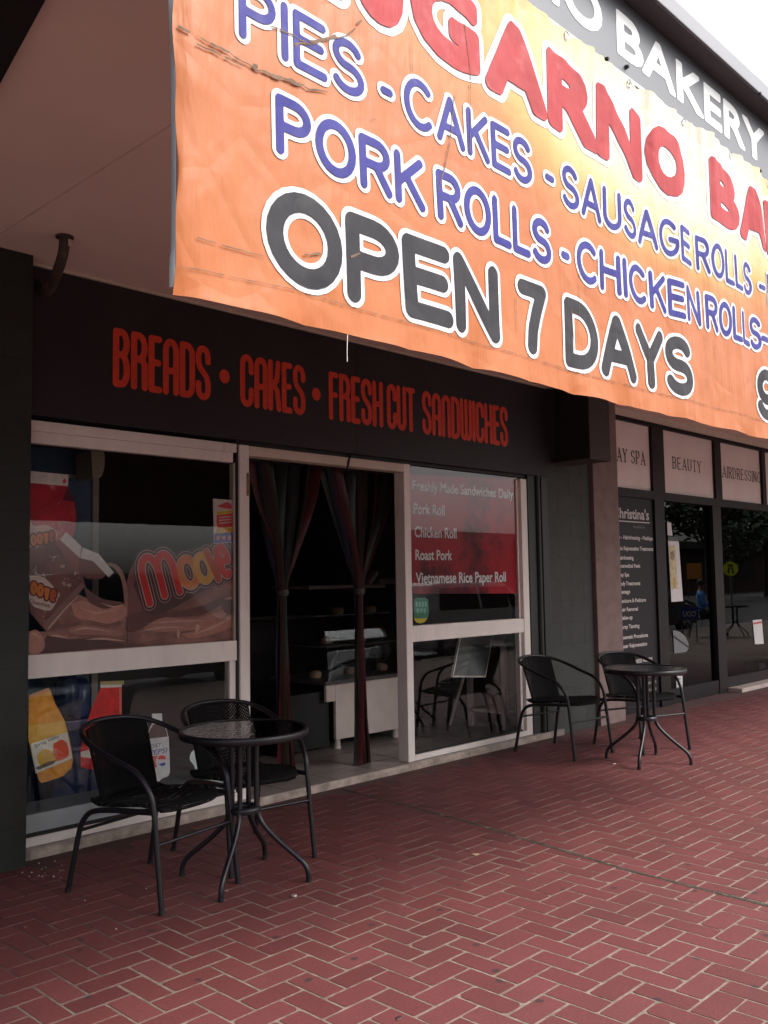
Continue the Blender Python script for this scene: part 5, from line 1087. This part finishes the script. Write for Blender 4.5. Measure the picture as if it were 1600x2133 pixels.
def make_tree(seed, hh, rr):
    rnd = random.Random(seed); t = thing('street_tree', 'dark leafy tree standing across the road', 'tree', group='trees across the road')
    p = MB(); p.tube(spline([(0, 0, 0), (.05, .03, hh*.25), (-.04, .08, hh*.5), (.1, 0, hh*.72)], 5), [.2-.007*i for i in range(16)], 10)
    for k in range(5): a_ = k*1.3; p.tube(spline([(0, .05, hh*.34+k*.2), (math.cos(a_)*rr*.4, math.sin(a_)*rr*.4, hh*.55+k*.15), (math.cos(a_)*rr*.7, math.sin(a_)*rr*.7, hh*.7+k*.1)], 4), [.09-.008*i for i in range(9)], 7)
    o = p.build('trunk', M_bark); o.parent = t
    b = MB(); cl = [(rnd.gauss(0, rr*.42), rnd.gauss(0, rr*.42), hh*.66+rnd.gauss(0, hh*.13), rnd.uniform(.5, 1.1)*rr*.38) for _ in range(16)]
    for c_ in cl:
        for _ in range(95):
            d_ = Vector((rnd.gauss(0, 1), rnd.gauss(0, 1), rnd.gauss(0, .8))).normalized()*c_[3]*rnd.uniform(.55, 1.1); q = Vector(c_[:3])+d_; s_ = rnd.uniform(.17, .36)
            u_ = Vector((rnd.gauss(0, 1), rnd.gauss(0, 1), rnd.gauss(0, .6))).normalized(); v_ = u_.orthogonal().normalized()
            b.add([q-u_*s_, q-v_*s_*.5, q+u_*s_, q+v_*s_*.5], [(0, 1, 2, 3)])
    o = b.build('crown', M_leafg); o.parent = t; return t
trees = [make_tree(3, 8.5, 3.2), make_tree(8, 7.0, 2.8)]
for k, (x, y) in enumerate(((4, -15), (9.5, -17), (-3, -16), (20.5, -15.5), (43, -15), (49, -17), (55, -15.5), (60, -12), (65, -16), (70, -13), (76, -15), (82, -12), (88, -14))):
    o = trees[k] if k < 2 else dup(trees[k % 2]); o.location = (x, y, -.15); o.rotation_euler = (0, 0, k*1.7)
hsb = thing('far_building', 'long low brick building across the road behind the trees', 'building', (20, -26, -.15)); bpy.context.view_layer.update()
p = MB(); p.box(34, 190, -32, -26, -.149, 3.6); sh(p, 'wall', mat('dull brick', (.12, .06, .05), .9, var=.2), hsb)
p = MB(); p.box(33, 191, -33, -25, 3.601, 4.2); sh(p, 'roof', mat('dull roof', (.07, .055, .05), .8), hsb)
for k in range(16): p = MB(); p.box(38+k*9, 42+k*9, -25.98, -25.9, 1.0, 2.6); sh(p, 'window', M_black, hsb)
cs = thing('crossing_sign', 'round yellow pedestrian crossing sign with walking legs on a pole', 'road sign', (31.6, -3.9, -.149)); bpy.context.view_layer.update()
p = MB(); p.tube([(31.6, -3.9, -.149), (31.6, -3.9, 2.0)], .03, 10); sh(p, 'pole', M_greysign, cs)
nv_ = Vector((-.86, .5, 0)).normalized(); hv_ = Vector((0, 0, 1)).cross(nv_)
def sgn(pts, o_): return [tuple(Vector((31.6, -3.9, 1.62))+hv_*a_+Vector((0, 0, b_))+nv_*o_) for a_, b_ in pts]
p = MB(); cc = [(.25*math.cos(k*PI/16), .25*math.sin(k*PI/16)) for k in range(32)]; p.add(sgn(cc, .035), [tuple(range(32))]); p.add(sgn(cc, .031), [tuple(range(31, -1, -1))]); sh(p, 'disc', flat('signal yellow', (.72, .74, .02), .4), cs)
p = MB(); p.add(sgn([(-.12, -.16), (-.06, -.16), (.0, .12), (-.045, .12)], .037)+sgn([(.12, -.16), (.06, -.16), (.0, .12), (.045, .12)], .037)+sgn([(-.09, .105), (.09, .105), (.09, .15), (-.09, .15)], .037), [(0, 1, 2, 3), (4, 5, 6, 7), (8, 9, 10, 11)]); sh(p, 'symbol', M_black, cs)
# person in a blue shirt at an outdoor table further along the footpath
def skin_mesh(name, verts, edges, rad, m, parent, root=0):
    me = bpy.data.meshes.new(name); me.from_pydata(verts, edges, []); o = bpy.data.objects.new(name, me); COL.objects.link(o)
    md = o.modifiers.new('skin', 'SKIN'); 
    for i, r_ in enumerate(rad): me.skin_vertices[0].data[i].radius = (r_, r_) if not isinstance(r_, tuple) else r_; me.skin_vertices[0].data[i].use_root = (i == root)
    o.modifiers.new('sub', 'SUBSURF').levels = 2; o.modifiers['sub'].render_levels = 2
    bpy.context.view_layer.update(); dg = bpy.context.evaluated_depsgraph_get(); m2 = bpy.data.meshes.new_from_object(o.evaluated_get(dg)); bpy.data.objects.remove(o)
    m2.name = name; return link_mesh(name, m2, m, parent, True)
pr = thing('person', 'person in a blue shirt sitting at an outdoor table, seen in the salon glass', 'person', (20.6, .2, 0), math.radians(150))
V_ = [(0,0,.50),(0,.01,.68),(0,.02,.86),(0,.03,1.0),(0,.01,1.08),(0,0,1.17),(0,-.01,1.25), (.10,0,.50),(.13,-.40,.50),(.12,-.42,.10),(.12,-.55,.04), (-.10,0,.50),(-.13,-.40,.50),(-.12,-.42,.10),(-.12,-.55,.04),
      (.19,.02,.97),(.24,-.05,.74),(.14,-.28,.78),(.12,-.36,.79), (-.19,.02,.97),(-.24,-.05,.74),(-.14,-.28,.78),(-.12,-.36,.79)]
E_ = [(0,1),(1,2),(2,3),(3,4),(4,5),(5,6),(0,7),(7,8),(8,9),(9,10),(0,11),(11,12),(12,13),(13,14),(3,15),(15,16),(16,17),(17,18),(3,19),(19,20),(20,21),(21,22)]
Rd = [(.16,.11),(.14,.10),(.16,.11),(.13,.09),.05,(.075,.09),(.07,.085),.085,.065,.045,.035,.085,.065,.045,.035,.06,.045,.036,.03,.06,.045,.036,.03]
M_sk = mat('skin', (.35, .19, .13), .6); M_sh = mat('blue shirt cloth', (.12, .34, .75), .8); M_tr = mat('dark trousers', (.02, .02, .025), .8)
bd_ = skin_mesh('body', V_, E_, Rd, M_sk, pr); me_ = bd_.data; me_.materials.append(M_sh); me_.materials.append(M_tr)
for f in me_.polygons:
    c_ = f.center
    if c_.z < .60 or (c_.y < -.1 and c_.z < .62): f.material_index = 2
    elif c_.z < 1.05 and not (c_.y < -.14): f.material_index = 1
hb_ = MB(); hb_.lathe([(0, .10), (.05, .09), (.082, .05), (.09, .0), (.085, -.03)], (0, .015, 1.225), 16); o = hb_.build('hair', mat('dark hair', (.03, .02, .015), .7)); o.parent = pr
for s_ in (-1, 1):
    for k in range(5):
        f_ = MB(); bx2, an = s_*(.12-.018*(k-1.5)), 0; L3 = (.045, .07, .078, .072, .055)[k]
        q = [(bx2, -.37, .79), (bx2-s_*.004, -.37-L3*.6, .785), (bx2-s_*.006, -.37-L3, .765)] if k else [(s_*.10, -.355, .79), (s_*.075, -.385, .785), (s_*.068, -.41, .775)]
        f_.tube(spline(q, 3), [.009]*4+[.008, .008, .007], 7); o = f_.build('finger', M_sk); o.parent = pr
o = dup(ch0); o.location = (20.59, .18, .0015); o.rotation_euler = (0, 0, math.radians(150)); o['label'] = 'black wicker chair the person in the blue shirt sits on'
o = dup(tb0); o.location = (20.95, .82, .0015); o['label'] = 'round glass table in front of the person in blue'

def street_board(name, label, x, y, z, wd, ht, rz, m, txt=None, tm=None):
    t = thing(name, label, 'sign', (x, y, 0), rz)
    p = MB(); p.box(-wd/2, wd/2, -.01, .01, z-ht/2, z+ht/2, bev=.004); o = p.build('panel', m); o.parent = t
    if txt: p = MB(); plane_text(p, txt, (-wd*.36, z-ht*.3, wd*.36, z+ht*.15), -.0125, 0, .006); k = p.build('lettering', tm); k.parent = t
    p = MB(); p.tube([(-wd*.4, .012, -.14 if y < -1.4 else 0), (-wd*.4, .012, z)], .012, 8); p.tube([(wd*.4, .012, -.14 if y < -1.4 else 0), (wd*.4, .012, z)], .012, 8); o = p.build('leg', M_greysign); o.parent = t
street_board('cafe_sign', 'small blue board with white lettering near the seated person', 18.7, .8, .62, .42, .26, math.radians(215), flat('sign blue', (.03, .08, .34)), 'COU', M_prwhite)
street_board('road_work_sign', 'orange board on legs by the road near the crossing sign', 28.2, -3.6, 1.55, .45, .5, math.radians(240), flat('sign orange', (.70, .26, .03)))
make_car('parked_car', 'black wagon added at the kerb to darken the salon glass', 'car', 22.5, -2.75, (.012, .012, .013), 1.46, 4.6, 'wagon', 1)  # unseen, added so the salon glass mirrors something dark
make_car('parked_car', 'black four wheel drive added at the kerb to darken the salon glass', 'car', 38.0, -2.9, (.01, .01, .012), 1.70, 4.6, 'suv', -1)  # another added car, hides the bright road from the salon reflection
